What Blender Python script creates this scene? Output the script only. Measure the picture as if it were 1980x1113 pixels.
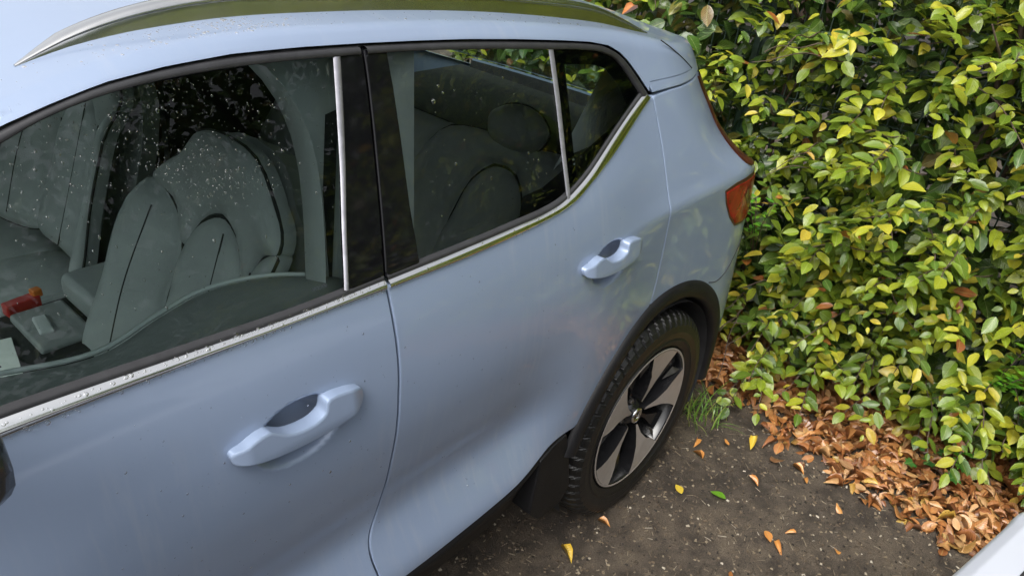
import bpy, math, random
import numpy as np
from mathutils import Vector, Matrix, Euler
from mathutils.geometry import delaunay_2d_cdt

for o in list(bpy.data.objects):
    bpy.data.objects.remove(o)
S = bpy.context.scene
COL = S.collection
R_ = math.radians
random.seed(7)
rng = np.random.default_rng(11)

# ================= camera =================
cam = bpy.data.cameras.new('camera')
cam.lens = 26.89; cam.sensor_width = 36.0; cam.sensor_fit = 'HORIZONTAL'
cam.clip_start = 0.05; cam.clip_end = 500
camo = bpy.data.objects.new('camera', cam); COL.objects.link(camo)
cr, cu, cf = (0.65576392, -0.747663, 0.10475551), (0.31888538, 0.40007482, 0.85921607), (0.6843141, 0.5300379, -0.50077343)
CAM = Vector((-1.735, -1.689, 1.823))
camo.matrix_world = Matrix(((cr[0], cu[0], -cf[0], CAM.x), (cr[1], cu[1], -cf[1], CAM.y), (cr[2], cu[2], -cf[2], CAM.z), (0, 0, 0, 1)))
S.camera = camo

# ================= sky, sun, exposure =================
SUN_EL, SUN_AZ = R_(55), R_(262)          # azimuth measured clockwise from +Y
W = bpy.data.worlds.new('World'); S.world = W; W.use_nodes = True
nt = W.node_tree; nt.nodes.clear()
out = nt.nodes.new('ShaderNodeOutputWorld'); bg = nt.nodes.new('ShaderNodeBackground')
sky = nt.nodes.new('ShaderNodeTexSky'); sky.sky_type = 'NISHITA'; sky.sun_disc = False
sky.sun_elevation = SUN_EL; sky.sun_rotation = SUN_AZ
sky.air_density = 1.0; sky.dust_density = 6.0; sky.ozone_density = 1.0
hs = nt.nodes.new('ShaderNodeHueSaturation'); hs.inputs['Saturation'].default_value = 0.20
nt.links.new(sky.outputs[0], hs.inputs['Color']); nt.links.new(hs.outputs[0], bg.inputs[0])
bg.inputs[1].default_value = 0.15
nt.links.new(bg.outputs[0], out.inputs[0])
sl = bpy.data.lights.new('sun', 'SUN'); sl.energy = 1.2; sl.angle = R_(40); sl.color = (1.0, 0.97, 0.92)
so = bpy.data.objects.new('sun', sl); COL.objects.link(so)
sd = Vector((math.sin(SUN_AZ) * math.cos(SUN_EL), math.cos(SUN_AZ) * math.cos(SUN_EL), math.sin(SUN_EL)))
so.rotation_euler = sd.to_track_quat('Z', 'Y').to_euler()
S.view_settings.view_transform = 'Standard'; S.view_settings.look = 'None'
S.view_settings.gamma = 1.0; S.view_settings.use_curve_mapping = False
S.view_settings.exposure = 1.0
S.render.engine = 'CYCLES'
S.cycles.max_bounces = 10; S.cycles.transparent_max_bounces = 16

# ================= helpers =================
def tag(o, label=None, cat=None, group=None, kind=None):
    if label: o['label'] = label
    if cat: o['category'] = cat
    if group: o['group'] = group
    if kind: o['kind'] = kind
    return o
def empty(name, loc=(0, 0, 0), parent=None):
    o = bpy.data.objects.new(name, None); o.location = loc; o.empty_display_size = .1
    COL.objects.link(o); o.parent = parent
    return o
def link(name, me, m=None, parent=None):
    o = bpy.data.objects.new(name, me); COL.objects.link(o); o.parent = parent
    if m is not None and not me.materials: me.materials.append(m)
    return o
def mesh(name, v, f, m=None, parent=None, smooth=True, normals=None, uv=None):
    me = bpy.data.meshes.new(name)
    me.from_pydata([tuple(map(float, p)) for p in v], [], [tuple(int(i) for i in q) for q in f])
    if smooth: me.shade_smooth()
    if uv is not None:
        l = me.uv_layers.new(name='UVMap'); idx = np.empty(len(me.loops), int); me.loops.foreach_get('vertex_index', idx)
        l.data.foreach_set('uv', np.asarray(uv, float)[idx].ravel())
    if normals is not None:
        me.normals_split_custom_set_from_vertices([tuple(n) for n in normals])
    me.update()
    return link(name, me, m, parent)
def bulk(name, V, F, m, parent=None, uv=None, smooth=True):
    """numpy arrays V (n,3), F (k,3|4) to one mesh"""
    me = bpy.data.meshes.new(name); k = F.shape[1]
    me.vertices.add(len(V)); me.vertices.foreach_set('co', np.asarray(V, np.float32).ravel())
    me.loops.add(F.size); me.loops.foreach_set('vertex_index', F.astype(np.int32).ravel())
    me.polygons.add(len(F)); me.polygons.foreach_set('loop_start', np.arange(0, F.size, k, dtype=np.int32))
    me.polygons.foreach_set('use_smooth', np.full(len(F), smooth))
    if uv is not None:
        l = me.uv_layers.new(name='UVMap'); l.data.foreach_set('uv', np.asarray(uv, np.float32)[F.ravel()].ravel())
    me.update(calc_edges=True); me.validate()
    return link(name, me, m, parent)
class MB:
    def __init__(s): s.v = []; s.f = []
    def add(s, v, f):
        n = len(s.v); s.v += [tuple(p) for p in v]; s.f += [tuple(i + n for i in q) for q in f]
    def box(s, c, d, M=None):
        x, y, z = [k / 2 for k in d]
        v = [Vector((a * x, b * y, e * z)) for a in (-1, 1) for b in (-1, 1) for e in (-1, 1)]
        if M is not None: v = [M @ p for p in v]
        c = Vector(c)
        s.add([p + c for p in v], [(0, 1, 3, 2), (4, 6, 7, 5), (0, 4, 5, 1), (2, 3, 7, 6), (0, 2, 6, 4), (1, 5, 7, 3)])
    def tube(s, pts, rad, n=6, cap=True):
        pts = [Vector(p) for p in pts]; rad = rad if hasattr(rad, '__len__') else [rad] * len(pts)
        b = len(s.v); up = Vector((0.13, 0.31, 0.94))
        for i, p in enumerate(pts):
            t = (pts[min(i + 1, len(pts) - 1)] - pts[max(i - 1, 0)]).normalized()
            a = t.cross(up); a = a.normalized() if a.length > 1e-4 else Vector((1, 0, 0)); c = t.cross(a)
            for k in range(n):
                g = 2 * math.pi * k / n
                s.v.append(tuple(p + rad[i] * (math.cos(g) * a + math.sin(g) * c)))
        for i in range(len(pts) - 1):
            for k in range(n):
                k2 = (k + 1) % n
                s.f.append((b + i * n + k, b + i * n + k2, b + (i + 1) * n + k2, b + (i + 1) * n + k))
        if cap:
            s.f.append(tuple(b + k for k in range(n))[::-1]); s.f.append(tuple(b + (len(pts) - 1) * n + k for k in range(n)))
    def build(s, name, m, parent=None, smooth=False): return mesh(name, s.v, s.f, m, parent, smooth)
def loftgrid(P):
    """P (m,n,3) grid of points -> v,f"""
    P = np.asarray(P, float); m, n = P.shape[:2]
    i = np.arange(m - 1)[:, None] * n + np.arange(n - 1)[None, :]
    f = np.stack([i, i + 1, i + n + 1, i + n], -1).reshape(-1, 4)
    return P.reshape(-1, 3), f
def lathe_y(prof, n, y_off=0., cx=0., cz=0.):
    """prof list of (r, y) revolved round the y axis"""
    a = np.linspace(0, 2 * np.pi, n, endpoint=False)
    P = np.array([[(r * np.cos(t) + cx, y + y_off, r * np.sin(t) + cz) for r, y in prof] for t in a])
    k = len(prof); f = []
    for i in range(n):
        j = (i + 1) % n
        for q in range(k - 1): f.append((i * k + q, i * k + q + 1, j * k + q + 1, j * k + q))
    return P.reshape(-1, 3), f
def bevel(o, w=.006, seg=2, ang=35):
    b = o.modifiers.new('bevel', 'BEVEL'); b.width = w; b.segments = seg; b.limit_method = 'ANGLE'; b.angle_limit = R_(ang)
    o.data.shade_smooth()
    wn = o.modifiers.new('wn', 'WEIGHTED_NORMAL'); wn.keep_sharp = False
    return o

# ================= materials =================
def nodes(name):
    m = bpy.data.materials.new(name); m.use_nodes = True
    t = m.node_tree; return m, t, t.nodes['Principled BSDF'], t.nodes['Material Output']
def ramp(t, fac, stops, interp='LINEAR'):
    r = t.nodes.new('ShaderNodeValToRGB'); r.color_ramp.interpolation = interp; e = r.color_ramp.elements
    while len(e) < len(stops): e.new(.5)
    for el, (p, c) in zip(e, stops): el.position = p; el.color = (*c, 1) if len(c) == 3 else c
    t.links.new(fac, r.inputs[0]); return r.outputs[0]
def noise(t, scale, detail=4, rough=.55, vec=None, obj=True):
    n = t.nodes.new('ShaderNodeTexNoise'); n.inputs['Scale'].default_value = scale
    n.inputs['Detail'].default_value = detail; n.inputs['Roughness'].default_value = rough
    if vec is None:
        c = t.nodes.new('ShaderNodeTexCoord'); vec = c.outputs['Object']
    t.links.new(vec, n.inputs['Vector']); return n.outputs['Fac']
def bump(t, h, strength, dist, bs):
    b = t.nodes.new('ShaderNodeBump'); b.inputs['Strength'].default_value = strength; b.inputs['Distance'].default_value = dist
    t.links.new(h, b.inputs['Height']); t.links.new(b.outputs[0], bs.inputs['Normal']); return b
def M(name, col, rough=.5, metal=0., coat=0., var=.12, nscale=30., bmp=0., bscale=200., spec=.5, rvar=.08, coat_r=.03):
    m, t, b, o = nodes(name)
    n = noise(t, nscale)
    lo = tuple(c * (1 - var) for c in col); hi = tuple(min(1, c * (1 + var)) for c in col)
    t.links.new(ramp(t, n, [(.3, lo), (.7, hi)]), b.inputs['Base Color'])
    mr = t.nodes.new('ShaderNodeMapRange'); mr.inputs['To Min'].default_value = max(0, rough - rvar); mr.inputs['To Max'].default_value = min(1, rough + rvar)
    t.links.new(noise(t, nscale * .7, 6), mr.inputs['Value']); t.links.new(mr.outputs[0], b.inputs['Roughness'])
    b.inputs['Metallic'].default_value = metal; b.inputs['Coat Weight'].default_value = coat; b.inputs['Coat Roughness'].default_value = coat_r
    b.inputs['Specular IOR Level'].default_value = spec
    if bmp: bump(t, noise(t, bscale, 5), bmp, .002, b)
    return m
m_paint = M('light_blue_paint', (.232, .293, .410), .38, metal=.25, coat=.75, var=.035, nscale=3., rvar=.05, coat_r=.04)
# dried splashes, dust and fine streaks left by the rain
t = m_paint.node_tree; b = t.nodes['Principled BSDF']; bc = b.inputs['Base Color'].links[0].from_socket
tc = t.nodes.new('ShaderNodeTexCoord'); mp = t.nodes.new('ShaderNodeMapping'); mp.inputs['Scale'].default_value = (42, 10, 5); t.links.new(tc.outputs['Object'], mp.inputs[0])
st_ = noise(t, 1., 6, .65, mp.outputs[0]); sp_ = noise(t, 55., 5, .7)
mu = t.nodes.new('ShaderNodeMath'); mu.operation = 'MULTIPLY'; t.links.new(ramp(t, st_, [(.5, (0, 0, 0)), (.78, (.5, .5, .5))]), mu.inputs[0]); t.links.new(ramp(t, noise(t, 2.2, 3), [(.42, (0, 0, 0)), (.68, (1, 1, 1))]), mu.inputs[1])
ma = t.nodes.new('ShaderNodeMath'); ma.operation = 'ADD'; t.links.new(mu.outputs[0], ma.inputs[0]); t.links.new(ramp(t, sp_, [(.70, (0, 0, 0)), (.80, (.30, .30, .30))]), ma.inputs[1])
mx = t.nodes.new('ShaderNodeMix'); mx.data_type = 'RGBA'; t.links.new(ma.outputs[0], mx.inputs['Factor']); t.links.new(bc, mx.inputs[6]); mx.inputs[7].default_value = (.34, .37, .42, 1); t.links.new(mx.outputs[2], b.inputs['Base Color'])
cw = t.nodes.new('ShaderNodeMapRange'); cw.inputs['To Min'].default_value = .8; cw.inputs['To Max'].default_value = .3; t.links.new(ma.outputs[0], cw.inputs['Value']); t.links.new(cw.outputs[0], b.inputs['Coat Weight'])
m_white = M('white_car_paint', (.40, .42, .47), .3, coat=.6, var=.02, nscale=3.)
m_gloss = M('gloss_black', (.004, .004, .005), .05, var=.1, rvar=.03, spec=.35)
m_cap = M('mirror_black', (.018, .022, .03), .22, coat=.4, var=.1, rvar=.05)
m_clad = M('black_cladding', (.007, .007, .008), .55, spec=.3, var=.25, nscale=14, bmp=.25, bscale=900)
m_trim = M('dark_trim', (.022, .022, .024), .38, var=.2, nscale=40)
m_seal = M('grey_seal', (.30, .30, .33), .30, metal=.6, var=.15, nscale=60)
m_chrome = M('chrome', (.78, .78, .77), .09, metal=1., var=.03, rvar=.05, nscale=60)
m_alu = M('satin_aluminium', (.66, .66, .65), .20, metal=1., var=.04, rvar=.06)
m_tyre = M('tyre_rubber', (.006, .006, .006), .42, var=.35, nscale=50, bmp=.4, bscale=300)
m_rims = M('diamond_cut_alloy', (.36, .325, .30), .42, metal=.35, var=.06, nscale=40)
m_rimb = M('gloss_black_alloy', (.010, .010, .011), .18, var=.2, spec=.6)
m_disc = M('brake_steel', (.09, .085, .08), .5, metal=.8, var=.3)
m_leather = M('grey_leather', (.37, .385, .385), .5, var=.08, nscale=12, bmp=.35, bscale=420)
m_leather2 = M('mid_grey_leather', (.32, .33, .33), .5, var=.1, nscale=12, bmp=.35, bscale=420)
m_char = M('charcoal_trim', (.018, .018, .019), .7, var=.3, nscale=25, bmp=.3, bscale=500)
m_grey = M('pale_grey_trim', (.50, .52, .52), .6, var=.06, nscale=15, bmp=.2, bscale=500)
m_card = M('door_card_grey', (.26, .27, .27), .55, var=.06, nscale=15, bmp=.25, bscale=500)
m_red = M('red_plastic', (.50, .035, .03), .35, var=.1)
m_orange = M('orange_plastic', (.75, .20, .03), .4, var=.1)
m_paper = M('white_card', (.74, .76, .72), .6, var=.03)
m_ink = M('dark_ink', (.02, .025, .035), .6, var=.1)
m_lampb = M('lamp_housing', (.05, .012, .01), .3, var=.2)
def lampmat(name, col, rough=.18):
    m, t, b, o = nodes(name); b.inputs['Base Color'].default_value = (*col, 1); b.inputs['Roughness'].default_value = rough
    b.inputs['Specular IOR Level'].default_value = .35
    t.links.new(ramp(t, noise(t, 22, 2), [(.35, tuple(c * .55 for c in col)), (.65, col)]), b.inputs['Base Color']); return m
m_lens = lampmat('red_lamp_lens', (.27, .010, .010))
m_lensd = lampmat('dark_red_lens', (.06, .016, .010))
def glassmat(name, tint, refl=1.0, ior=1.42):
    m, t, b, o = nodes(name); t.nodes.remove(b)
    tr = t.nodes.new('ShaderNodeBsdfTransparent'); tr.inputs[0].default_value = (*tint, 1)
    gl = t.nodes.new('ShaderNodeBsdfGlossy'); gl.inputs['Roughness'].default_value = .0
    fr = t.nodes.new('ShaderNodeFresnel'); fr.inputs['IOR'].default_value = ior
    mx = t.nodes.new('ShaderNodeMixShader')
    t.links.new(fr.outputs[0], mx.inputs[0]); t.links.new(tr.outputs[0], mx.inputs[1]); t.links.new(gl.outputs[0], mx.inputs[2])
    t.links.new(mx.outputs[0], o.inputs[0]); return m
m_glass = glassmat('green_tinted_glass', (.75, .86, .84))
m_glassd = glassmat('privacy_glass', (.68, .76, .74))
m, t, b, o = nodes('water_drop'); b.inputs['Transmission Weight'].default_value = 1.; b.inputs['Roughness'].default_value = 0.; b.inputs['IOR'].default_value = 1.33
b.inputs['Base Color'].default_value = (1, 1, 1, 1)
t.links.new(ramp(t, noise(t, 5), [(0, (.97, .97, .97)), (1, (1, 1, 1))]), b.inputs['Base Color']); m_drop = m

def leafmat(name, stops, trans=.35, rough=.28, veins=.35, spec=.5, coat=.5):
    m, t, b, o = nodes(name)
    g = t.nodes.new('ShaderNodeNewGeometry'); oi = t.nodes.new('ShaderNodeObjectInfo')
    ad = t.nodes.new('ShaderNodeMath'); ad.operation = 'ADD'; fr = t.nodes.new('ShaderNodeMath'); fr.operation = 'FRACT'
    t.links.new(g.outputs['Random Per Island'], ad.inputs[0]); t.links.new(oi.outputs['Random'], ad.inputs[1]); t.links.new(ad.outputs[0], fr.inputs[0])
    base = ramp(t, fr.outputs[0], stops)
    # blotches of a slightly different tone inside a leaf
    n = noise(t, 38, 3)
    hsv = t.nodes.new('ShaderNodeHueSaturation'); t.links.new(base, hsv.inputs['Color'])
    mr = t.nodes.new('ShaderNodeMapRange'); mr.inputs['From Min'].default_value = .3; mr.inputs['From Max'].default_value = .7
    mr.inputs['To Min'].default_value = .72; mr.inputs['To Max'].default_value = 1.22
    t.links.new(n, mr.inputs['Value']); t.links.new(mr.outputs[0], hsv.inputs['Value'])
    # veins: pleats running from midrib to margin
    uv = t.nodes.new('ShaderNodeUVMap'); uv.uv_map = 'UVMap'; sx = t.nodes.new('ShaderNodeSeparateXYZ'); t.links.new(uv.outputs[0], sx.inputs[0])
    def mth(op, a, bb=None):
        k = t.nodes.new('ShaderNodeMath'); k.operation = op
        for i, q in enumerate((a, bb)):
            if q is None: continue
            if isinstance(q, (int, float)): k.inputs[i].default_value = q
            else: t.links.new(q, k.inputs[i])
        return k.outputs[0]
    au = mth('ABSOLUTE', mth('SUBTRACT', sx.outputs[0], .5))
    ph = mth('MULTIPLY', mth('SUBTRACT', sx.outputs[1], mth('MULTIPLY', au, .55)), 62.)
    h = mth('SINE', ph)
    rib = mth('LESS_THAN', au, .022)
    hh = mth('ADD', h, mth('MULTIPLY', rib, 1.5))
    bump(t, hh, veins, .0022, b)
    mixc = t.nodes.new('ShaderNodeMix'); mixc.data_type = 'RGBA'; mixc.inputs['Factor'].default_value = .0
    t.links.new(mth('MULTIPLY', rib, .35), mixc.inputs['Factor']); t.links.new(hsv.outputs[0], mixc.inputs[6]); mixc.inputs[7].default_value = (.45, .5, .2, 1)
    t.links.new(mixc.outputs[2], b.inputs['Base Color'])
    b.inputs['Roughness'].default_value = rough; b.inputs['Specular IOR Level'].default_value = spec; b.inputs['Coat Weight'].default_value = coat; b.inputs['Coat Roughness'].default_value = .15
    if trans > 0:
        tl = t.nodes.new('ShaderNodeBsdfTranslucent'); t.links.new(mixc.outputs[2], tl.inputs[0])
        mx = t.nodes.new('ShaderNodeMixShader'); mx.inputs[0].default_value = trans
        t.links.new(b.outputs[0], mx.inputs[1]); t.links.new(tl.outputs[0], mx.inputs[2]); t.links.new(mx.outputs[0], o.inputs[0])
    return m
m_leaf = leafmat('beech_leaf', [(0, (.06, .125, .02)), (.3, (.15, .235, .024)), (.6, (.265, .340, .028)), (.82, (.39, .42, .032)), (.93, (.48, .45, .04)), (.978, (.52, .40, .05)), (.985, (.40, .15, .035)), (1, (.26, .09, .03))])
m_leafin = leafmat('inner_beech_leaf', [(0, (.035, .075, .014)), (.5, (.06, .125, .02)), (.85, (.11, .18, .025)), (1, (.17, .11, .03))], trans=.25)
m_privet = leafmat('privet_leaf', [(0, (.06, .22, .02)), (.5, (.11, .32, .025)), (1, (.20, .42, .03))], veins=.1)
m_litter = leafmat('dry_brown_leaf', [(0, (.15, .052, .018)), (.25, (.30, .115, .036)), (.5, (.40, .165, .05)), (.72, (.50, .25, .09)), (.84, (.54, .32, .14)), (.93, (.20, .09, .045)), (1, (.52, .33, .05))], trans=.15, rough=.4, veins=.35)
m_yleaf = leafmat('yellow_leaf', [(0, (.60, .40, .03)), (.5, (.62, .33, .03)), (1, (.55, .46, .05))], trans=.1, veins=.3)
m_oleaf = leafmat('orange_leaf', [(0, (.50, .21, .05)), (.5, (.58, .27, .07)), (1, (.42, .15, .04))], trans=.1, veins=.3)
m_ivy = leafmat('ivy_leaf', [(0, (.03, .11, .02)), (1, (.05, .16, .03))], trans=.1, veins=.1)
m_grass = leafmat('grass_blade', [(0, (.10, .22, .03)), (.6, (.17, .33, .05)), (1, (.36, .36, .10))], veins=0.)
m_twig = M('brown_twig', (.075, .05, .035), .8, var=.3, nscale=60, bmp=.3)
m_wire = M('green_wire', (.015, .04, .025), .45, var=.15)
# ---------- car body side surface: half width w as a function of x (rearwards) and z ----------
ZT = np.arange(0.0, 1.9, 0.002)
def hermite(x, xs, ys):
    xs = np.asarray(xs, float); ys = np.asarray(ys, float); x = np.asarray(x, float)
    m = np.gradient(ys, xs); i = np.clip(np.searchsorted(xs, x) - 1, 0, len(xs) - 2)
    h = xs[i + 1] - xs[i]; t = np.clip((x - xs[i]) / h, 0, 1); t2 = t * t; t3 = t2 * t
    return (2*t3-3*t2+1)*ys[i] + (t3-2*t2+t)*h*m[i] + (3*t2-2*t3)*ys[i+1] + (t3-t2)*h*m[i+1]
def table(pts, sigma):
    xs, ys = zip(*pts); v = np.interp(ZT, xs, ys)
    k = np.exp(-0.5 * (np.arange(-60, 61) * 0.002 / sigma) ** 2); k /= k.sum()
    return np.convolve(np.pad(v, 60, mode='edge'), k, mode='valid')
G = lambda z: .868 - .46 * (z - 1.18)
T_BASE = table([(.2,.905),(.4,.916),(.5,.918),(.7,.918),(.8,.918),(.9,.915),(1.0,.907),(1.1,.890),(1.18,.868),(1.8,G(1.8))], .025)
T_SCOOP = table([(.30,.006),(.44,.014),(.52,.022),(.545,.018),(.655,-.037),(.70,-.036),(.78,-.018),(.88,-.004),(.94,0),(1.8,0)], .018)
T_REAR = table([(.2,.895),(.5,.900),(.65,.899),(.8,.894),(.9,.890),(1.0,.887),(1.05,.887),(1.064,.886),(1.10,.871),(1.18,.843),(1.34,.783),(1.5,.706),(1.8,.55)], .005)
T_X0 = table([(.2,.37),(.5,.35),(.8,.33),(1.0,.31),(1.07,.28),(1.12,.14),(1.18,.05),(1.3,-.02),(1.45,-.06),(1.8,-.1)], .02)
sst = lambda a, b, x: (lambda t: t*t*(3-2*t))(np.clip((np.asarray(x, float)-a)/(b-a), 0, 1))
tz = lambda T, z: np.interp(z, ZT, T)
def sideW(x, z):
    x = np.asarray(x, float); z = np.asarray(z, float)
    d = tz(T_BASE, z) + tz(T_SCOOP, z) * (1 - sst(-.66, -.40, x))
    b = sst(-.42, -.06, x + .25*np.clip(z-1.1, -.1, .4))
    w = d * (1 - b) + tz(T_REAR, z) * b
    # front of the car tapers gently too
    w = w - .10 * np.clip(-1.7 - x, 0, None) ** 2
    t = np.clip(x - tz(T_X0, z), 0, None)
    return w - t * t

# ================= ground =================
def groundmat():
    m, t, b, o = nodes('gravelly_asphalt')
    n1 = noise(t, 1.6, 5); n2 = noise(t, 260, 6, .7); n3 = noise(t, 14, 6)
    vo = t.nodes.new('ShaderNodeTexVoronoi'); vo.inputs['Scale'].default_value = 420.; c = t.nodes.new('ShaderNodeTexCoord'); t.links.new(c.outputs['Object'], vo.inputs['Vector'])
    col = ramp(t, n2, [(.25, (.020, .015, .011)), (.47, (.066, .052, .039)), (.68, (.135, .113, .086)), (.82, (.25, .22, .18))])
    n4 = noise(t, 3.2, 7, .62); nm = t.nodes.new('ShaderNodeMath'); nm.operation = 'ADD'; t.links.new(n3, nm.inputs[0]); t.links.new(n4, nm.inputs[1])
    patch = ramp(t, nm.outputs[0], [(.42, (.38, .34, .31)), (.5, (.8, .76, .72)), (.6, (1.25, 1.2, 1.1))])
    nm2 = t.nodes.new('ShaderNodeMath'); nm2.operation = 'MULTIPLY'; nm2.inputs[1].default_value = .5; t.links.new(nm.outputs[0], nm2.inputs[0]); t.links.new(nm2.outputs[0], patch.node.inputs[0])
    mx = t.nodes.new('ShaderNodeMix'); mx.data_type = 'RGBA'; mx.blend_type = 'MULTIPLY'; mx.inputs['Factor'].default_value = 1.
    t.links.new(col, mx.inputs[6]); t.links.new(patch, mx.inputs[7]); t.links.new(mx.outputs[2], b.inputs['Base Color'])
    t.links.new(ramp(t, n1, [(.35, (.45,) * 3), (.65, (.85,) * 3)]), b.inputs['Roughness'])
    ad = t.nodes.new('ShaderNodeMath'); ad.operation = 'ADD'; t.links.new(vo.outputs['Distance'], ad.inputs[0]); t.links.new(n2, ad.inputs[1])
    bump(t, ad.outputs[0], .8, .004, b); return m
m_ground = groundmat()
gx = np.concatenate([[-200, -60, -20, -8], np.linspace(-4, 2.5, 66), [4, 10, 30, 80, 200]]); gy = np.concatenate([[-200, -60, -20, -8], np.linspace(-4.5, 2.5, 71), [4, 10, 30, 80, 200]])
GX, GY = np.meshgrid(gx, gy, indexing='ij')
def gz(x, y):
    near = np.exp(-((np.asarray(x) / 6) ** 4) - ((np.asarray(y) / 6) ** 4))
    return near * (.006 * np.sin(x * 7.1 + 1.3 * np.sin(y * 3.7)) * np.sin(y * 5.3 + .6) + .004 * np.sin(x * 17 + y * 11))
v, f = loftgrid(np.stack([GX, GY, gz(GX, GY)], -1))
tag(mesh('ground', v, f[:, ::-1], m_ground), kind='structure')

# ================= car panels =================
def inside(P, poly):
    x, y = P[:, 0], P[:, 1]; r = np.zeros(len(P), bool); n = len(poly)
    for i in range(n):
        x0, y0 = poly[i]; x1, y1 = poly[(i + 1) % n]
        if y0 == y1: continue
        r ^= ((y0 > y) != (y1 > y)) & (x < (x1 - x0) * (y - y0) / (y1 - y0) + x0)
    return r
def bdist(P, poly):
    d = np.full(len(P), 9.); nearest = np.zeros((len(P), 2)); n = len(poly)
    for i in range(n):
        a = np.array(poly[i]); b = np.array(poly[(i + 1) % n]); e = b - a; L2 = e @ e
        if L2 < 1e-14: continue
        tt = np.clip(((P - a) @ e) / L2, 0, 1); q = a + tt[:, None] * e; dd = np.hypot(*(P - q).T)
        k = dd < d; d[k] = dd[k]; nearest[k] = q[k]
    return d, nearest
def resample(poly, step, closed=True):
    o = []; n = len(poly)
    for i in range(n if closed else n - 1):
        a = np.array(poly[i], float); b = np.array(poly[(i + 1) % n], float); k = max(1, int(np.ceil(np.hypot(*(b - a)) / step)))
        for j in range(k): o.append(a + (b - a) * j / k)
    if not closed: o.append(np.array(poly[-1], float))
    return np.array(o)
def smooth_path(pts, n=60):
    p = np.array(pts, float); s = np.concatenate([[0], np.cumsum(np.hypot(*np.diff(p, axis=0).T))]); q = np.linspace(0, s[-1], n)
    return np.stack([hermite(q, s, p[:, 0]), hermite(q, s, p[:, 1])], 1)
def closed_path(pts, n=90):
    p = np.array(pts, float); k = len(p); q = np.concatenate([p[-3:], p, p[:3]]); s = np.concatenate([[0], np.cumsum(np.hypot(*np.diff(q, axis=0).T))])
    t_ = np.linspace(s[3], s[3 + k], n, endpoint=False); return [tuple(a) for a in np.stack([hermite(t_, s, q[:, 0]), hermite(t_, s, q[:, 1])], 1)]
def cut(P, outline, step, bev):
    """triangulate an outline with inner points; returns pts2, tris, distance, nearest boundary point"""
    out = resample(outline, step)
    lo, hi = out.min(0), out.max(0)
    gx_ = np.arange(lo[0] + step * .37, hi[0], step); gy_ = np.arange(lo[1] + step * .41, hi[1], step)
    g = np.stack(np.meshgrid(gx_, gy_, indexing='ij'), -1).reshape(-1, 2)
    if P is not None: g = np.concatenate([g, P])
    g = g[inside(g, out)]; d, _ = bdist(g, out); g = g[d > max(step * .55, bev * 1.6)]
    # ring just inside the edge
    nx = np.roll(out, -1, 0) - np.roll(out, 1, 0); nrm = np.stack([-nx[:, 1], nx[:, 0]], 1); nrm /= np.maximum(np.hypot(*nrm.T), 1e-9)[:, None]
    area = np.sum(out[:, 0] * np.roll(out[:, 1], -1) - np.roll(out[:, 0], -1) * out[:, 1])
    if area < 0: nrm = -nrm
    ring = out + nrm * bev; d, _ = bdist(ring, out); ring = ring[inside(ring, out) & (d > bev * .8)]
    allp = np.concatenate([out, ring, g]); n = len(out)
    vs, es, fs, *_ = delaunay_2d_cdt([Vector(p) for p in allp], [(i, (i + 1) % n) for i in range(n)], [], 0, 1e-6)
    vs = np.array([tuple(p) for p in vs]); fs = np.array(fs); c = vs[fs].mean(1); fs = fs[inside(c, out)]
    d, q = bdist(vs, out)
    return vs, fs, d, q, out, nrm
def panel(name, outline, surf, m, parent, step=.014, bev=.003, flange=.014, extra=None, outn=None):
    """skin over an (x,z) outline; y = -surf(x,z) with rounded edge and a return flange"""
    vs, fs, d, q, out, nrm = cut(extra, outline, step, bev)
    edge = d < 1e-5; e = 1e-3
    w = surf(vs[:, 0], vs[:, 1]); wx = (surf(vs[:, 0] + e, vs[:, 1]) - surf(vs[:, 0] - e, vs[:, 1])) / (2 * e); wz = (surf(vs[:, 0], vs[:, 1] + e) - surf(vs[:, 0], vs[:, 1] - e)) / (2 * e)
    N = np.stack([-wx, -np.ones_like(wx), -wz], 1); N /= np.linalg.norm(N, axis=1)[:, None]
    y = -w; y[edge] += bev
    V = np.stack([vs[:, 0], y, vs[:, 1]], 1)
    # outward direction at edge verts
    key = {(round(a[0], 5), round(a[1], 5)): i for i, a in enumerate(vs)}
    oidx = [key.get((round(a[0], 5), round(a[1], 5))) for a in out]
    for k, i in enumerate(oidx):
        if i is not None:
            nn = N[i] + .9 * np.array([-nrm[k][0], 0, -nrm[k][1]]); N[i] = nn / np.linalg.norm(nn)
    t0 = fs[0]; a, b, c = V[t0]
    tri = np.cross(V[fs[:, 1]] - V[fs[:, 0]], V[fs[:, 2]] - V[fs[:, 0]]); flip = tri[:, 1] > 0
    fs = fs.copy(); fs[flip] = fs[flip][:, ::-1]
    F = [tuple(t) for t in fs]
    if flange:
        base = len(V); n = len(out); wo = surf(out[:, 0], out[:, 1]); E0 = np.stack([out[:, 0], -wo + bev, out[:, 1]], 1)
        E1 = E0 + np.stack([nrm[:, 0] * .002, np.full(n, flange), nrm[:, 1] * .002], 1); nn = np.stack([-nrm[:, 0], np.full(n, -.05), -nrm[:, 1]], 1)
        r0 = np.arange(n); r1 = (r0 + 1) % n
        Q = np.stack([base + r0, base + r1, base + n + r1, base + n + r0], 1)
        gn = np.cross(E0[r1] - E0, E1 - E0); 
        if (gn * nn).sum() < 0: Q = Q[:, ::-1]
        F += [tuple(q_) for q_ in Q]; V = np.concatenate([V, E0, E1]); N = np.concatenate([N, nn, nn])
    return mesh(name, V, F, m, parent, normals=N)
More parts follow.
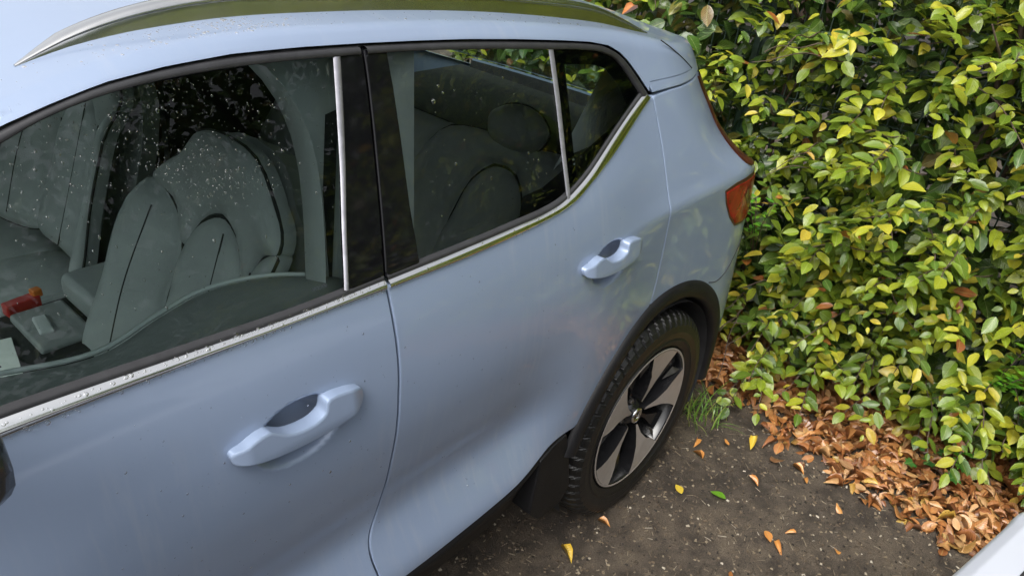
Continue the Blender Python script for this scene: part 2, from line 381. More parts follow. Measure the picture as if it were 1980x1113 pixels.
def ribbon(name, lo, hi, m, parent, off, n=9, k=70, surf=None, sm=True):
    """strip between two (x,z) curves lifted off the body by off(t), t from lo to hi"""
    surf = surf or sideW
    a = smooth_path(lo, k) if sm else resample(lo, 9)[:k]; b = smooth_path(hi, k)
    T = np.linspace(0, 1, n); P = a[:, None, :] * (1 - T)[None, :, None] + b[:, None, :] * T[None, :, None]
    O = np.array([off(q) for q in T])
    Y = -(surf(P[..., 0], P[..., 1]) + O[None, :])
    v, f = loftgrid(np.stack([P[..., 0], Y, P[..., 1]], -1))
    return mesh(name, v, f[:, ::-1], m, parent)

car = empty('parked_car', (0, 0, 0)); tag(car, 'light blue compact SUV with wet windows backed up against the beech hedge', 'car')

BELT_LO_F = [(-2.25, 1.168), (-1.9, 1.178), (-1.577, 1.181), (-1.326, 1.178), (-1.159, 1.175), (-1.013, 1.169)]
BELT_HI_F = [(-2.25, 1.192), (-1.9, 1.202), (-1.571, 1.2035), (-1.352, 1.194), (-1.192, 1.187), (-1.011, 1.186)]
BELT_LO_R = [(-1.006, 1.169), (-.826, 1.166), (-.682, 1.169), (-.584, 1.174), (-.522, 1.180), (-.484, 1.188), (-.433, 1.206), (-.283, 1.256), (-.122, 1.330)]
BELT_HI_R = [(-1.004, 1.184), (-.821, 1.184), (-.677, 1.186), (-.58, 1.189), (-.535, 1.194), (-.502, 1.202), (-.468, 1.213), (-.323, 1.272), (-.146, 1.346)]
GAP_FR = [(-1.009, 1.172), (-1.0075, 1.134), (-1.006, 1.096), (-1.005, 1.057), (-1.006, 1.017), (-1.009, .977), (-1.012, .923), (-1.016, .864), (-1.020, .801), (-1.023, .735), (-1.028, .695), (-1.038, .667), (-1.051, .645), (-1.060, .626), (-1.064, .601), (-1.061, .562), (-1.056, .519)]
GAP_R = [(-.108, 1.333), (-.100, 1.282), (-.093, 1.228), (-.087, 1.136), (-.084, 1.071), (-.082, .987), (-.084, .897), (-.095, .815), (-.108, .770)]
DOOR_BOT = [(-1.056, .519), (-.916, .518), (-.822, .521), (-.739, .525), (-.677, .530), (-.62, .539), (-.568, .551), (-.525, .562), (-.481, .566), (-.409, .559)]
ARCH_C, ARCH_R = (0.0, .345), .458
def arch(a0, a1, r=ARCH_R, n=30): return [(ARCH_C[0] + r * math.cos(R_(a)), ARCH_C[1] + r * math.sin(R_(a))) for a in np.linspace(a0, a1, n)]

# finger cups behind the handles are pressed into the skins
def cup(cx, cz, a, b, d):
    def f(x, z):
        r2 = ((x - cx) / a) ** 2 + ((z - cz - (x - cx) * .02) / b) ** 2
        return d * sst(0, .75, 1 - r2)
    return f
cup1 = cup(-1.210, 1.006, .084, .056, .032); cup2 = cup(-.359, 1.013, .082, .055, .031)
skinF = lambda x, z: sideW(x, z) - cup1(x, z)
skinR = lambda x, z: sideW(x, z) - cup2(x, z)
def fine(cx, cz, a, b, st=.005): return np.stack(np.meshgrid(np.arange(cx - a, cx + a, st), np.arange(cz - b, cz + b, st), indexing='ij'), -1).reshape(-1, 2)
g = .002
fr = [(x - g, z) for x, z in smooth_path(GAP_FR, 60)]
front_outline = [(-2.2, 1.176)] + [(x, z + .006) for x, z in smooth_path(BELT_LO_F, 30)][3:-1] + fr + [(-1.4, .517), (-1.9, .512), (-2.12, .53), (-2.2, .75)]
front_door = panel('front_door', front_outline, skinF, m_paint, car, extra=fine(-1.21, 1.006, .10, .066))
rb = [(x + g, z) for x, z in smooth_path(GAP_FR, 60)][::-1]
rear_outline = rb + [(x, z + .006) for x, z in smooth_path(BELT_LO_R, 40)][1:-1] + [(x - .0035, z) for x, z in smooth_path(GAP_R, 40)] + arch(112.5, 152, n=22) + [(x, z) for x, z in smooth_path(DOOR_BOT, 40)][::-1][1:]
rear_door = panel('rear_door', rear_outline, skinR, m_paint, car, extra=fine(-.359, 1.012, .10, .065))
# rear quarter from the door shut-line back to the tail
XE = .80
qt = [(-.104 + g, 1.337), (-.02, 1.338), (.16, 1.334), (.36, 1.328)]
quarter_outline = [(x + .0005, z) for x, z in smooth_path(GAP_R, 40)][::-1] + [(-.02, 1.337), (.16, 1.333), (.245, 1.331), (.305, 1.262), (.355, 1.181), (.39, 1.129), (.43, 1.085), (.46, 1.058), (.54, 1.03), (.64, 1.0), (XE, .955), (XE, .60), (XE, .42), (.50, .40)] + arch(8, 111, n=40)
quarter = panel('quarter_panel', quarter_outline, sideW, m_paint, car)
# pillar piece between roof and quarter
pil = [(-.119, 1.3655), (-.106, 1.341), (-.02, 1.341), (.163, 1.337), (.40, 1.329), (.37, 1.352), (.15, 1.359), (-.009, 1.3635)]
panel('pillar_cover', pil, sideW, m_paint, car, step=.01)

# tail: hatch and bumper close the body behind the corner radius
def tail(z):
    return float(sideW(XE, z))
rows = []
for z in np.linspace(.40, .98, 24):
    w = tail(z); rows.append([(XE + .05 * (1 - (y / w) ** 2), y, z) for y in np.linspace(-w, w, 25)])
v, f = loftgrid(rows); tg = mesh('tailgate', v, f, m_paint, car); v, f = loftgrid(np.array(rows) * [1, .97, 1] - [.03, 0, 0]); mesh('tailgate_lining', v, f, m_char, tg)
rows = []
for z, x in ((1.345, .235), (1.331, .245), (1.262, .305), (1.181, .355), (1.129, .39), (1.087, .435), (1.066, .48), (.985, XE)):
    w0 = float(sideW(x, z)) - .003
    rows.append([(x + (.14 if z > 1. else .05) * (1 - (y / w0) ** 2), y, z) for y in np.linspace(-w0, w0, 17)])
v, f = loftgrid(rows); mesh('rear_window', v, f, m_glassd, car)
mb = MB(); mb.box((.60, 0, .33), (.42, 1.36, .16)); bevel(mb.build('rear_bumper', m_clad, car), .03, 3)

# ---- roof ----
RX = [(-2.0, 1.33), (-1.7, 1.437), (-1.55, 1.477), (-1.449, 1.503), (-1.327, 1.531), (-1.148, 1.547), (-.919, 1.544), (-.7, 1.532), (-.532, 1.518), (-.3, 1.490), (-.152, 1.468), (.0, 1.438), (.1, 1.420), (.35, 1.385)]
TRIM_TOP = [(-2.0, 1.312), (-1.7, 1.421), (-1.55, 1.462), (-1.465, 1.487), (-1.405, 1.502), (-1.34, 1.516), (-1.258, 1.525), (-1.16, 1.530), (-1.05, 1.528), (-.935, 1.523), (-.827, 1.517), (-.704, 1.509), (-.566, 1.497), (-.438, 1.484), (-.326, 1.470), (-.255, 1.456), (-.214, 1.438), (-.185, 1.416), (-.155, 1.384), (-.124, 1.346)]
zK = lambda x: hermite(x, *zip(*RX))
def zL(x):
    if x < -.124: return float(np.interp(x, *zip(*TRIM_TOP)))
    return float(np.interp(x, [-.124, -.117, -.009, .15, .40], [1.346, 1.3665, 1.3645, 1.360, 1.352]))
def roof_section(x, n1=10, n2=34):
    zk = float(zK(x)); zl = zL(x); zt = max(zk - .020, zl + .002)
    pts = [(float(sideW(x, z)), z) for z in np.linspace(zl, zt, 6)]
    wk = float(sideW(x, zt)) - .020
    pts += [(wk + .004, zk - .004), (wk - .012, zk + .002), (wk - .06, zk + .006), (wk - .12, zk + .010), (wk - .28, zk + .026), (wk - .48, zk + .038), (0, zk + .044)]
    p = np.array(pts); s = np.concatenate([[0], np.cumsum(np.hypot(*np.diff(p, axis=0).T))])
    q = np.concatenate([np.linspace(0, s[8], 26), np.linspace(s[8], s[-1], 16)[1:]])
    a = np.stack([np.interp(q, s, p[:, 0]), np.interp(q, s, p[:, 1])], 1)
    for _ in range(2): a[1:-1] = .5 * a[1:-1] + .25 * (a[:-2] + a[2:])
    return a
xs = np.unique(np.concatenate([np.linspace(-2.0, -.3, 70), np.linspace(-.3, .35, 60)]))
SEC = np.array([roof_section(x) for x in xs])
SEC[..., 1] = np.where(True, SEC[..., 1], 0)
P = np.concatenate([np.stack([np.repeat(xs[:, None], SEC.shape[1], 1), -SEC[..., 0], SEC[..., 1]], -1), np.stack([np.repeat(xs[:, None], SEC.shape[1] - 1, 1), SEC[:, -2::-1, 0], SEC[:, -2::-1, 1]], -1)], 1)
# spoiler lip: trailing edge drops
v, f = loftgrid(P); roof = mesh('roof', v, f[:, ::-1], m_paint, car)
last = P[-1]; lip = np.stack([last, last + np.array([.006, 0, -.012]), last + np.array([-.02, 0, -.05])], 0); v, f = loftgrid(lip); mesh('spoiler_edge', v, f[:, ::-1], m_paint, roof)
# spoiler shut line and headliner
sp = [(-.03, 1.448), (.053, 1.410), (.135, 1.3625)]
# aluminium roof rail
def roof_at(x, inset):
    a = roof_section(x); w = a[0, 0] - 0; wk = float(sideW(x, max(float(zK(x)) - .02, zL(x) + .002))) - .02
    y = wk - inset; z = np.interp(-y, -a[:, 0], a[:, 1]); return y, float(z)
xr = np.linspace(-1.405, .05, 90); hp = hermite(xr, [-1.405, -1.36, -1.30, -1.20, -1.05, -.8, -.4, -.15, -.03, .05], [.002, .010, .020, .031, .036, .037, .037, .033, .017, .002])
prof = [(.0, -.01), (.0, .0), (.002, .45), (.004, .66), (.0075, .69), (.0075, .75), (.003, .78), (.005, .90), (.010, .98), (.018, 1.0), (.028, .97), (.034, .85), (.036, 0.0), (.036, -.01)]
rows = []
for x, h in zip(xr, hp):
    y, z = roof_at(x, .075)
    rows.append([(x, -(y - a * min(1, h / .014)), z - .004 + b * (h + .004)) for a, b in prof])
v, f = loftgrid(rows); rail = mesh('roof_rail', v, f[:, ::-1], m_alu, car); bevel(rail, .001, 1, 40)

# ---- window surrounds ----
GT = [(-2.0, 1.290), (-1.7, 1.402), (-1.55, 1.444), (-1.472, 1.469), (-1.426, 1.485), (-1.378, 1.4965), (-1.312, 1.506), (-1.241, 1.511), (-1.125, 1.5125), (-1.001, 1.509), (-.877, 1.504), (-.71, 1.492), (-.478, 1.470), (-.36, 1.457), (-.285, 1.444), (-.235, 1.424), (-.205, 1.398), (-.175, 1.362), (-.152, 1.334)]
mid = [(a[0] * .42 + b[0] * .58, a[1] * .42 + b[1] * .58) for a, b in zip(smooth_path(GT, 80), smooth_path(TRIM_TOP, 80))]
def part_path(p, x0, x1): return [q for q in p if x0 <= q[0] <= x1]
gtp = [tuple(q) for q in smooth_path(GT, 300)]; ttp = [tuple(q) for q in smooth_path(TRIM_TOP, 300)]
def mixp(a, b, k, n=160):
    a = smooth_path(a, n); b = smooth_path(b, n); return [tuple(q) for q in a * (1 - k) + b * k]
md = mixp(gtp, ttp, .72)
ribbon('roof_channel', [(x, z - .006) for x, z in md], [(x, z + .002) for x, z in ttp], m_gloss, car, lambda t: -.008, n=3, k=140)
strip_off = lambda t: .004 * math.sin(math.pi * min(1, max(0, t))) ** .5 + (-.006 if t in (0., 1.) else 0)
mf = [q for q in md if q[0] < -.938]; gf = [q for q in gtp if q[0] < -.938]
mr_ = [q for q in md if q[0] > -.935]; gr = [q for q in gtp if q[0] > -.935]
ribbon('window_frame', gf, mf, m_trim, front_door, strip_off, n=10, k=90)
ribbon('window_frame', gr, mr_, m_trim, rear_door, strip_off, n=10, k=120)
chrome_off = lambda t: -.004 + .010 * math.sin(math.pi * t) ** .45
ribbon('chrome_strip', BELT_LO_F, BELT_HI_F, m_chrome, front_door, chrome_off, n=13, k=90)
ribbon('chrome_strip', BELT_LO_R, BELT_HI_R, m_chrome, rear_door, chrome_off, n=13, k=110)
seal_off = lambda t: -.001 + .002 * math.sin(math.pi * t) - (.006 if t == 1. else 0)
up = lambda p, d: [(x, z + d) for x, z in p]
ribbon('window_seal', up(BELT_HI_F, -.003), up(BELT_HI_F, .008), m_trim, front_door, seal_off, n=5, k=60)
def offs(p, d):
    a = smooth_path(p, 60); t_ = np.gradient(a, axis=0); t_ /= np.hypot(*t_.T)[:, None]; return [tuple(q) for q in a + np.stack([-t_[:, 1], t_[:, 0]], 1) * d]
ribbon('window_seal', offs(BELT_HI_R, -.002), offs(BELT_HI_R, .008), m_trim, rear_door, seal_off, n=5, k=90)
# B-pillar: grey seal strip, two gloss black covers, door gap between them
ribbon('pillar_seal', [(-.996, 1.510), (-1.019, 1.427), (-1.039, 1.357), (-1.066, 1.273), (-1.090, 1.194)], [(-.982, 1.510), (-1.006, 1.427), (-1.028, 1.357), (-1.057, 1.273), (-1.082, 1.192)], m_seal, front_door, lambda t: .003 * math.sin(math.pi * t) ** .5, n=7, k=40)
pg = smooth_path([(-.936, 1.512), (-.939, 1.490), (-.950, 1.431), (-.966, 1.358), (-.985, 1.276), (-1.008, 1.186)], 30)
flat = lambda d: (lambda x, z: sideW(x, z) + d)
panel('pillar_cover', [(x - .002, z) for x, z in pg] + [(-1.083, 1.188), (-1.058, 1.273), (-1.029, 1.357), (-1.007, 1.427), (-.983, 1.510)], flat(.0), m_gloss, front_door, step=.012, bev=.0025)
panel('pillar_cover', [(x + .002, z) for x, z in pg] + [(-.931, 1.184), (-.921, 1.277), (-.904, 1.378), (-.893, 1.454), (-.888, 1.507)], flat(.0), m_gloss, rear_door, step=.012, bev=.0025)
# glass
inset = flat(-.007)
gfr = [q for q in gtp if q[0] < -.985]
panel('side_window', [(x, z + .004) for x, z in gfr] + [(-.99, 1.51), (-1.08, 1.185)] + [(x, z - .004) for x, z in smooth_path(BELT_HI_F, 20)][::-1][2:], inset, m_glass, front_door, step=.04, bev=.001, flange=0)
panel('side_window', [(-.888, 1.508), (-.71, 1.496), (-.475, 1.474), (-.489, 1.374), (-.504, 1.280), (-.514, 1.194), (-.58, 1.183), (-.821, 1.181), (-.935, 1.182), (-.921, 1.277), (-.904, 1.378), (-.892, 1.454)], inset, m_glassd, rear_door, step=.04, bev=.001, flange=0)
ribbon('pillar_seal', [(-.477, 1.474), (-.489, 1.374), (-.504, 1.280), (-.516, 1.193)], [(-.461, 1.472), (-.474, 1.373), (-.490, 1.279), (-.502, 1.200)], m_seal, rear_door, lambda t: .002 * math.sin(math.pi * t) ** .5, n=7, k=40)
ql = [(-.462, 1.472)] + [q for q in gtp if -.455 < q[0] < -.156] + [(-.152, 1.338), (-.323, 1.268), (-.466, 1.210), (-.500, 1.199), (-.489, 1.277), (-.473, 1.373)]
qwin = panel('quarter_window', [(x, z) for x, z in ql], flat(-.004), m_glassd, rear_door, step=.03, bev=.001, flange=0)
# black frit round the quarter window (a printed border, behind the pane)
qc = [(-.426, 1.437), (-.325, 1.425), (-.278, 1.411), (-.239, 1.374), (-.220, 1.330), (-.296, 1.287), (-.464, 1.222), (-.459, 1.255), (-.443, 1.341)]
c0 = np.mean(np.array(qc), 0); qs = resample(qc, .012); oq = np.array(ql)
rr = []
for p in qs:
    dv = (p - c0) / np.hypot(*(p - c0)); best = None
    for k in np.linspace(.0, .4, 160):
        if not inside(np.array([p + dv * k]), oq)[0]: best = k; break
    rr.append((p, p + dv * (best or .0)))
V = []; n = len(rr)
for a, b_ in rr:
    for q in (a, b_): V.append((q[0], -(float(sideW(*q)) - .007), q[1]))
mesh('window_border', V, [(2 * i, 2 * i + 1, (2 * ((i + 1) % n)) + 1, 2 * ((i + 1) % n)) for i in range(n)], m_gloss, qwin)

# ---- door handles ----
def handle(outl, base, parent, x0, x1, dx=0):
    hs_ = lambda x, z: sideW(x, z) + .004 + .019 * sst(-.030, .030, x - x0) * sst(-.030, .030, x1 - x) - 5. * np.clip(1.016 - z, 0, None) ** 2
    return panel('door_handle', outl, hs_, m_paint, parent, step=.005, bev=.0035, flange=.026)
HFo = [(-1.331, 1.032), (-1.330, 1.021), (-1.300, 1.007), (-1.255, .997), (-1.20, .993), (-1.145, .996), (-1.108, 1.006), (-1.094, 1.022), (-1.096, 1.036), (-1.110, 1.044), (-1.135, 1.050), (-1.158, 1.052), (-1.167, 1.050), (-1.170, 1.044), (-1.173, 1.033), (-1.184, 1.026), (-1.215, 1.023), (-1.242, 1.029), (-1.260, 1.040), (-1.270, 1.0465), (-1.284, 1.0465), (-1.308, 1.040)]
hf = handle(closed_path(HFo), None, front_door, -1.331, -1.094)
HRo = [(x + .851, z + .006) for x, z in HFo]
hr = handle(closed_path(HRo), None, rear_door, -.480, -.243)

# ---- sill and wheel arch cladding ----
def sweep_clad():
    rows = []
    bx = [(-2.3, .505)] + [(-1.9, .510), (-1.4, .515)] + [tuple(q) for q in smooth_path(DOOR_BOT, 40)][:-3]
    for x, z in bx:
        w = float(sideW(x, z))
        sc = min(1, max(.0, (-.40 - x) / .06 + .3))
        rows.append([(x, -(w - .012), z + .008), (x, -(w - .002), z - .004), (x, -(w + .001), z - .016), (x, -(w - .022), z - .07), (x, -(w - .075), .33), (x, -(w - .12), .26), (x, -(w - .22), .225)])
    v, f = loftgrid(rows); o = mesh('sill_cladding', v, f, m_clad, car); return o
sweep_clad()
rows = []
for a in np.linspace(-8, 163, 70):
    ca, sa = math.cos(R_(a)), math.sin(R_(a)); row = []
    for r, dw in ((.462, -.006), (.460, .004), (.452, .011), (.435, .013), (.415, .011), (.407, .003), (.403, -.02), (.400, -.10)):
        x = ARCH_C[0] + r * ca; z = ARCH_C[1] + r * sa; xx = ARCH_C[0] + .455 * ca; zz = ARCH_C[1] + .455 * sa
        row.append((x, -(float(sideW(xx, zz)) + dw), z))
    rows.append(row)
v, f = loftgrid(rows); mesh('wheel_arch_trim', v, f[:, ::-1], m_clad, car)
# lower corner of the arch joining the sill
mb = MB()
pts = [(-.372, .33), (-.41, .46), (-.445, .56), (-.50, .556), (-.56, .545), (-.56, .36), (-.50, .29), (-.40, .285)]
vs = [(x, -(float(sideW(x, z)) + .002), z) for x, z in pts]; vb = [(x, y + .10, z) for x, y, z in vs]; n = len(pts)
mb.add(vs + vb, [tuple(range(n)), tuple(range(2 * n - 1, n - 1, -1))] + [(i, n + i, n + (i + 1) % n, (i + 1) % n) for i in range(n)])
bevel(mb.build('arch_corner', m_clad, car), .006, 2)
# mud flap and wheel housing
mb = MB(); mb.box((-.368, -.78, .305), (.018, .15, .14), Matrix.Rotation(R_(10), 3, 'Y')); bevel(mb.build('mud_flap', m_clad, car), .008, 2)
a = np.linspace(R_(-20), R_(200), 36); yy = [-.895, -.60, -.45]
rows = [[(ARCH_C[0] + .392 * math.cos(q), y, ARCH_C[1] + .392 * math.sin(q)) for y in yy] + [(ARCH_C[0], -.45, ARCH_C[1])] for q in a]
v, f = loftgrid(rows); mesh('wheel_housing', v, f, m_char, car)
# bumper seam behind the arch and other hairline gaps
def seam(name, pts, parent, r=.0016, lift=.0004, m=None):
    p = smooth_path(pts, 40); mb = MB(); mb.tube([(x, -(float(sideW(x, z)) + lift), z) for x, z in p], r, 5); return mb.build(name, m or m_char, parent, True)
seam('bumper_seam', [(.255, .735), (.31, .72), (.36, .73), (.43, .77), (.52, .80)], quarter)
seam('spoiler_seam', [(-.03, 1.446), (.03, 1.418), (.09, 1.388), (.142, 1.360)], roof)

# ---- tail lamp ----
lamp = empty('tail_lamp', parent=car)
lo = [(.219, 1.043), (.262, .985), (.30, .945), (.345, .908)]
def lens(name, outl, off, m, parent): return panel(name, outl, flat(off), m, parent, step=.012, bev=.005, flange=.02)
lens('lamp_lens', [(.226, 1.036), (.255, .990), (.30, .94), (.350, .902), (.44, .886), (.55, .875), (.62, .90), (.60, .98), (.52, 1.015), (.40, 1.034), (.30, 1.042)], .005, m_lens, lamp)
lens('lamp_rim', [(.214, 1.044), (.246, .990), (.294, .934), (.348, .892), (.44, .874), (.56, .863), (.635, .89), (.62, 1.0), (.53, 1.03), (.40, 1.048), (.29, 1.055)], .0015, m_lampb, lamp)
lens('inner_reflector', [(.36, .99), (.42, .945), (.47, .93), (.48, .95), (.43, .975), (.39, 1.02)], .0075, m_lensd, lamp)
sil = [(.190, 1.331), (.252, 1.258), (.300, 1.177), (.335, 1.125), (.38, 1.083), (.42, 1.065)]
sil2 = [(x + .055, z + .004) for x, z in sil]
ribbon('lamp_strip', sil, sil2, m_lensd, lamp, lambda t: .010 * math.sin(math.pi * min(1, t + .02)) ** .4 - .002, n=9, k=50)

# ---- rear wheel (and its partner at the front, same side) ----
def wheel(cx, cz=.350):
    root = empty('wheel', (cx, 0, cz), parent=car)
    pf = [(.236, -.875), (.238, -.893), (.246, -.902), (.262, -.908), (.268, -.912), (.274, -.909), (.295, -.913), (.318, -.911), (.332, -.903), (.341, -.893), (.347, -.882), (.350, -.868), (.352, -.846), (.345, -.843), (.345, -.835), (.352, -.832), (.353, -.80), (.345, -.797), (.345, -.788), (.353, -.785), (.353, -.755), (.346, -.752), (.346, -.743), (.352, -.740), (.349, -.70), (.340, -.685), (.30, -.672), (.24, -.69)]
    n = 420; V, F = lathe_y(pf, n); k = len(pf); V = V.reshape(n, k, 3)
    for i in range(n):
        for q in range(7, 13):
            gr_ = (i + (q - 7)) % 7 == 0
            if gr_:
                s = (pf[q][0] - .0055) / pf[q][0]; V[i, q, 0] *= s; V[i, q, 2] *= s
        for q in (15, 16, 19, 20):
            if (i + q) % 9 == 0:
                s = (pf[q][0] - .006) / pf[q][0]; V[i, q, 0] *= s; V[i, q, 2] *= s
    ty = mesh('tyre', V.reshape(-1, 3), F, m_tyre, root, smooth=False)
    V, F = lathe_y([(.240, -.880), (.2405, -.900), (.238, -.9045), (.2325, -.9045), (.230, -.899), (.224, -.880), (.218, -.80), (.214, -.70)], 96)
    rim = mesh('rim', V, F, m_rimb, root); V, F = lathe_y([(.2385, -.9042), (.2365, -.9056), (.2335, -.9056), (.2315, -.9040)], 120); mesh('rim_lip', V, F, m_rims, rim)
    V, F = lathe_y([(.02, -.80), (.16, -.80), (.162, -.775), (.05, -.77)], 60); mesh('brake_disc', V, F, m_disc, root)
    V, F = lathe_y([(.0, -.70), (.23, -.70)], 40); mesh('wheel_back', V, F, m_char, root)
    hub_y = -.880
    fy = lambda r: -.9035 + .022 * (1 - min(1, (r - .03) / .19)) ** 1.4      # face dishes towards the hub
    P2 = lambda r, a: (r * math.cos(R_(a)), r * math.sin(R_(a)))
    face = [(.2325, -19), (.2325, -9), (.2325, 0), (.2325, 9), (.2325, 20), (.205, 19.0), (.175, 17), (.150, 12), (.10, 6.5), (.052, 5), (.046, -4), (.090, -7), (.135, -9.5), (.18, -13.5), (.205, -16)]
    for s in range(5):
        a0 = 1.5 + 72 * s
        top = []; 
        for r, a in face:
            x, z = P2(r, a + a0); top.append((x, fy(r), z))
        bot = [(x * .985, y + .045, z * .985) for x, y, z in top]; n = len(top)
        sp = mesh('spoke', top + bot, [tuple(range(n))[::-1]] + [(i, (i + 1) % n, n + (i + 1) % n, n + i) for i in range(n)], m_rimb, root, smooth=False)
        fc = [(x * .996, y - .0012, z * .996) for x, y, z in top]; mesh('machined_face', fc, [tuple(range(n))[::-1]], m_rims, sp, smooth=False)
        # darker secondary spoke half way between, set back, with a bright cut near the rim
        sec = [(.228, 27), (.228, 45), (.185, 43), (.12, 39), (.05, 44), (.05, 28), (.12, 33), (.185, 29)]
        tp = [(*P2(r, a + a0),) for r, a in sec]; tp = [(x, fy(r) + .024, z) for (x, z), (r, a) in zip(tp, sec)]; bt = [(x, y + .03, z) for x, y, z in tp]; n = len(tp)
        sp2 = mesh('inner_spoke', tp + bt, [tuple(range(n))[::-1]] + [(i, (i + 1) % n, n + (i + 1) % n, n + i) for i in range(n)], m_rimb, root, smooth=False)
        gl = [(.200, 22), (.222, 20.5), (.205, 27), (.150, 25)]
        g4 = [(P2(r, a + a0)[0], fy(r) + (.006 if i < 2 else .02), P2(r, a + a0)[1]) for i, (r, a) in enumerate(gl)]
        mesh('pocket_edge', g4, [(0, 1, 2, 3)], m_disc, sp2, smooth=False)
        x, z = P2(.056, a0 + 36); V, F = lathe_y([(.0001, -.872), (.008, -.872), (.010, -.868), (.010, -.84)], 6, cx=x, cz=z); mesh('wheel_nut', V, F, m_disc, root, smooth=False)
    V, F = lathe_y([(.0001, -.884), (.016, -.884), (.0165, -.887), (.021, -.8885), (.0255, -.887), (.027, -.882), (.034, -.876), (.044, -.866), (.05, -.85)], 40); hb = mesh('centre_cap', V, F, m_rimb, root)
    V, F = lathe_y([(.0145, -.8845), (.0165, -.8885), (.021, -.8895), (.0255, -.8885), (.0265, -.883)], 40); mesh('cap_ring', V, F, m_chrome, hb)
    mb = MB(); mb.box((0, -.886, 0), (.026, .003, .005), Matrix.Rotation(R_(40), 3, 'Y')); mb.build('cap_emblem', m_chrome, hb)
    return root
wheel(0.0)

# ---- front end (out of the picture, closed off so the car is whole) ----
rows = []
for x in np.linspace(-3.05, -2.2, 16):
    zt = 1.02 + .13 * sst(-3.05, -2.3, x); wt = .80 - .25 * (max(0, -2.75 - x) / .3) ** 2
    rows.append([(x, -wt - .08, .32), (x, -wt - .10, .62), (x, -wt - .085, .85), (x, -wt - .04, zt - .05), (x, -wt * .8, zt), (x, 0, zt + .02), (x, wt * .8, zt), (x, wt + .04, zt - .05), (x, wt + .085, .85), (x, wt + .10, .62), (x, wt + .08, .32)])
v, f = loftgrid(rows); mesh('bonnet_and_wings', v, f[:, ::-1], m_paint, car)
v, f = loftgrid([[(-3.06, y, z) for y in np.linspace(-.60, .60, 9)] for z in (.28, .5, .8, 1.01)]); mesh('front_bumper', v, f, m_clad, car)
v, f = loftgrid([[(-2.25 + .27 * q + .05 * (1 - (y / .72) ** 2) * -1, y * (1 - .12 * q), 1.14 + .22 * q) for y in np.linspace(-.72, .72, 9)] for q in np.linspace(0, 1, 5)]); mesh('windscreen', v, f, m_glass, car)

# ---- door mirror ----
mir = empty('door_mirror', parent=car)
mb = MB()
sec = []
for q, (yc, s) in enumerate([(-.915, .55), (-.94, .85), (-.985, 1.0), (-1.05, 1.0), (-1.085, .9), (-1.10, .6)]):
    ring = []
    for k in range(20):
        a = 2 * math.pi * k / 20; cx, cz = math.cos(a), math.sin(a)
        ring.append((-1.672 + .062 * s * np.sign(cx) * abs(cx) ** .6, yc, 1.318 + .040 * s * np.sign(cz) * abs(cz) ** .6))
    ring.append(ring[0]); sec.append(ring)
v, f = loftgrid(sec); n = 21
mesh('mirror_housing', np.concatenate([v, [v[:n].mean(0), v[-n:].mean(0)]]), [tuple(q) for q in f] + [(i, len(v), i + 1) for i in range(n - 1)] + [(len(v) - n + i, len(v) - n + i + 1, len(v) + 1) for i in range(n - 1)], m_cap, mir)
mb = MB(); mb.box((-1.72, -.895, 1.23), (.10, .06, .06)); bevel(mb.build('mirror_foot', m_cap, mir), .01, 2)

# ---- interior ----
def shell(name, rows, m, flip=False, parent=car):
    v, f = loftgrid(rows); return mesh(name, v, f[:, ::-1] if flip else f, m, parent)
shell('floor', [[(x, y, .40) for y in (-.80, 0, .80)] for x in (-2.3, -1, .7)], m_char)
for sg in (-1, 1):
    shell('inner_side_panel', [[(x, sg * .835, .40), (x, sg * .83, .80), (x, sg * .815, 1.0), (x, sg * .80, 1.12), (x, sg * .82, 1.16), (x, sg * .850, 1.166)] for x in np.linspace(-2.3, -.55, 12)], m_char if sg > 0 else m_card)
    shell('inner_quarter_panel', [[(x, sg * .80, .40), (x, sg * .79, .9), (x, sg * .77, 1.10), (x, sg * (.77 - .1 * max(0, x + .5)), 1.18 + .30 * max(0, x + .5) ** 1.1)] for x in np.linspace(-.55, .20, 12)], m_char)
    rows = []
    for z in np.linspace(.92, 1.345, 9):
        xe = float(np.interp(z, [.92, 1.05, 1.066, 1.087, 1.129, 1.181, 1.262, 1.345], [.50, .50, .42, .38, .34, .30, .25, .18])); rows.append([(x, sg * (float(sideW(x, z)) - .035), z) for x in np.linspace(-.10, xe, 9)])
    shell('inner_corner_trim', rows, m_char)
    # B pillar inner trim, pale grey, bowed
    shell('pillar_trim', [[(-1.062 + .10 * q + dx, sg * (.812 - .135 * q - dy), 1.06 + .44 * q) for dx, dy in ((-.035 - .10 * q ** 5, -.012), (-.045 - .10 * q ** 5, .03), (-.012 - .05 * q ** 5, .066), (.05, .070), (.13, .04), (.15, -.022))] for q in np.linspace(0, 1, 16)], m_grey, flip=sg > 0)
    shell('pillar_trim', [[(-.30 + .30 * q + dx, sg * (.745 - .09 * q - dy), 1.20 + .20 * q) for dx, dy in ((-.12, 0), (-.02, .04), (.10, .05), (.22, .02))] for q in np.linspace(0, 1, 6)], m_grey, flip=sg > 0)
a = SEC[8:-3, 6::3]; xx = xs[8:-3]
PH = np.concatenate([np.stack([np.repeat(xx[:, None], a.shape[1], 1), -a[..., 0] + .03, a[..., 1] - .035], -1), np.stack([np.repeat(xx[:, None], a.shape[1], 1), a[:, ::-1, 0] - .03, a[:, ::-1, 1] - .035], -1)], 1)
shell('headliner', PH, m_grey)
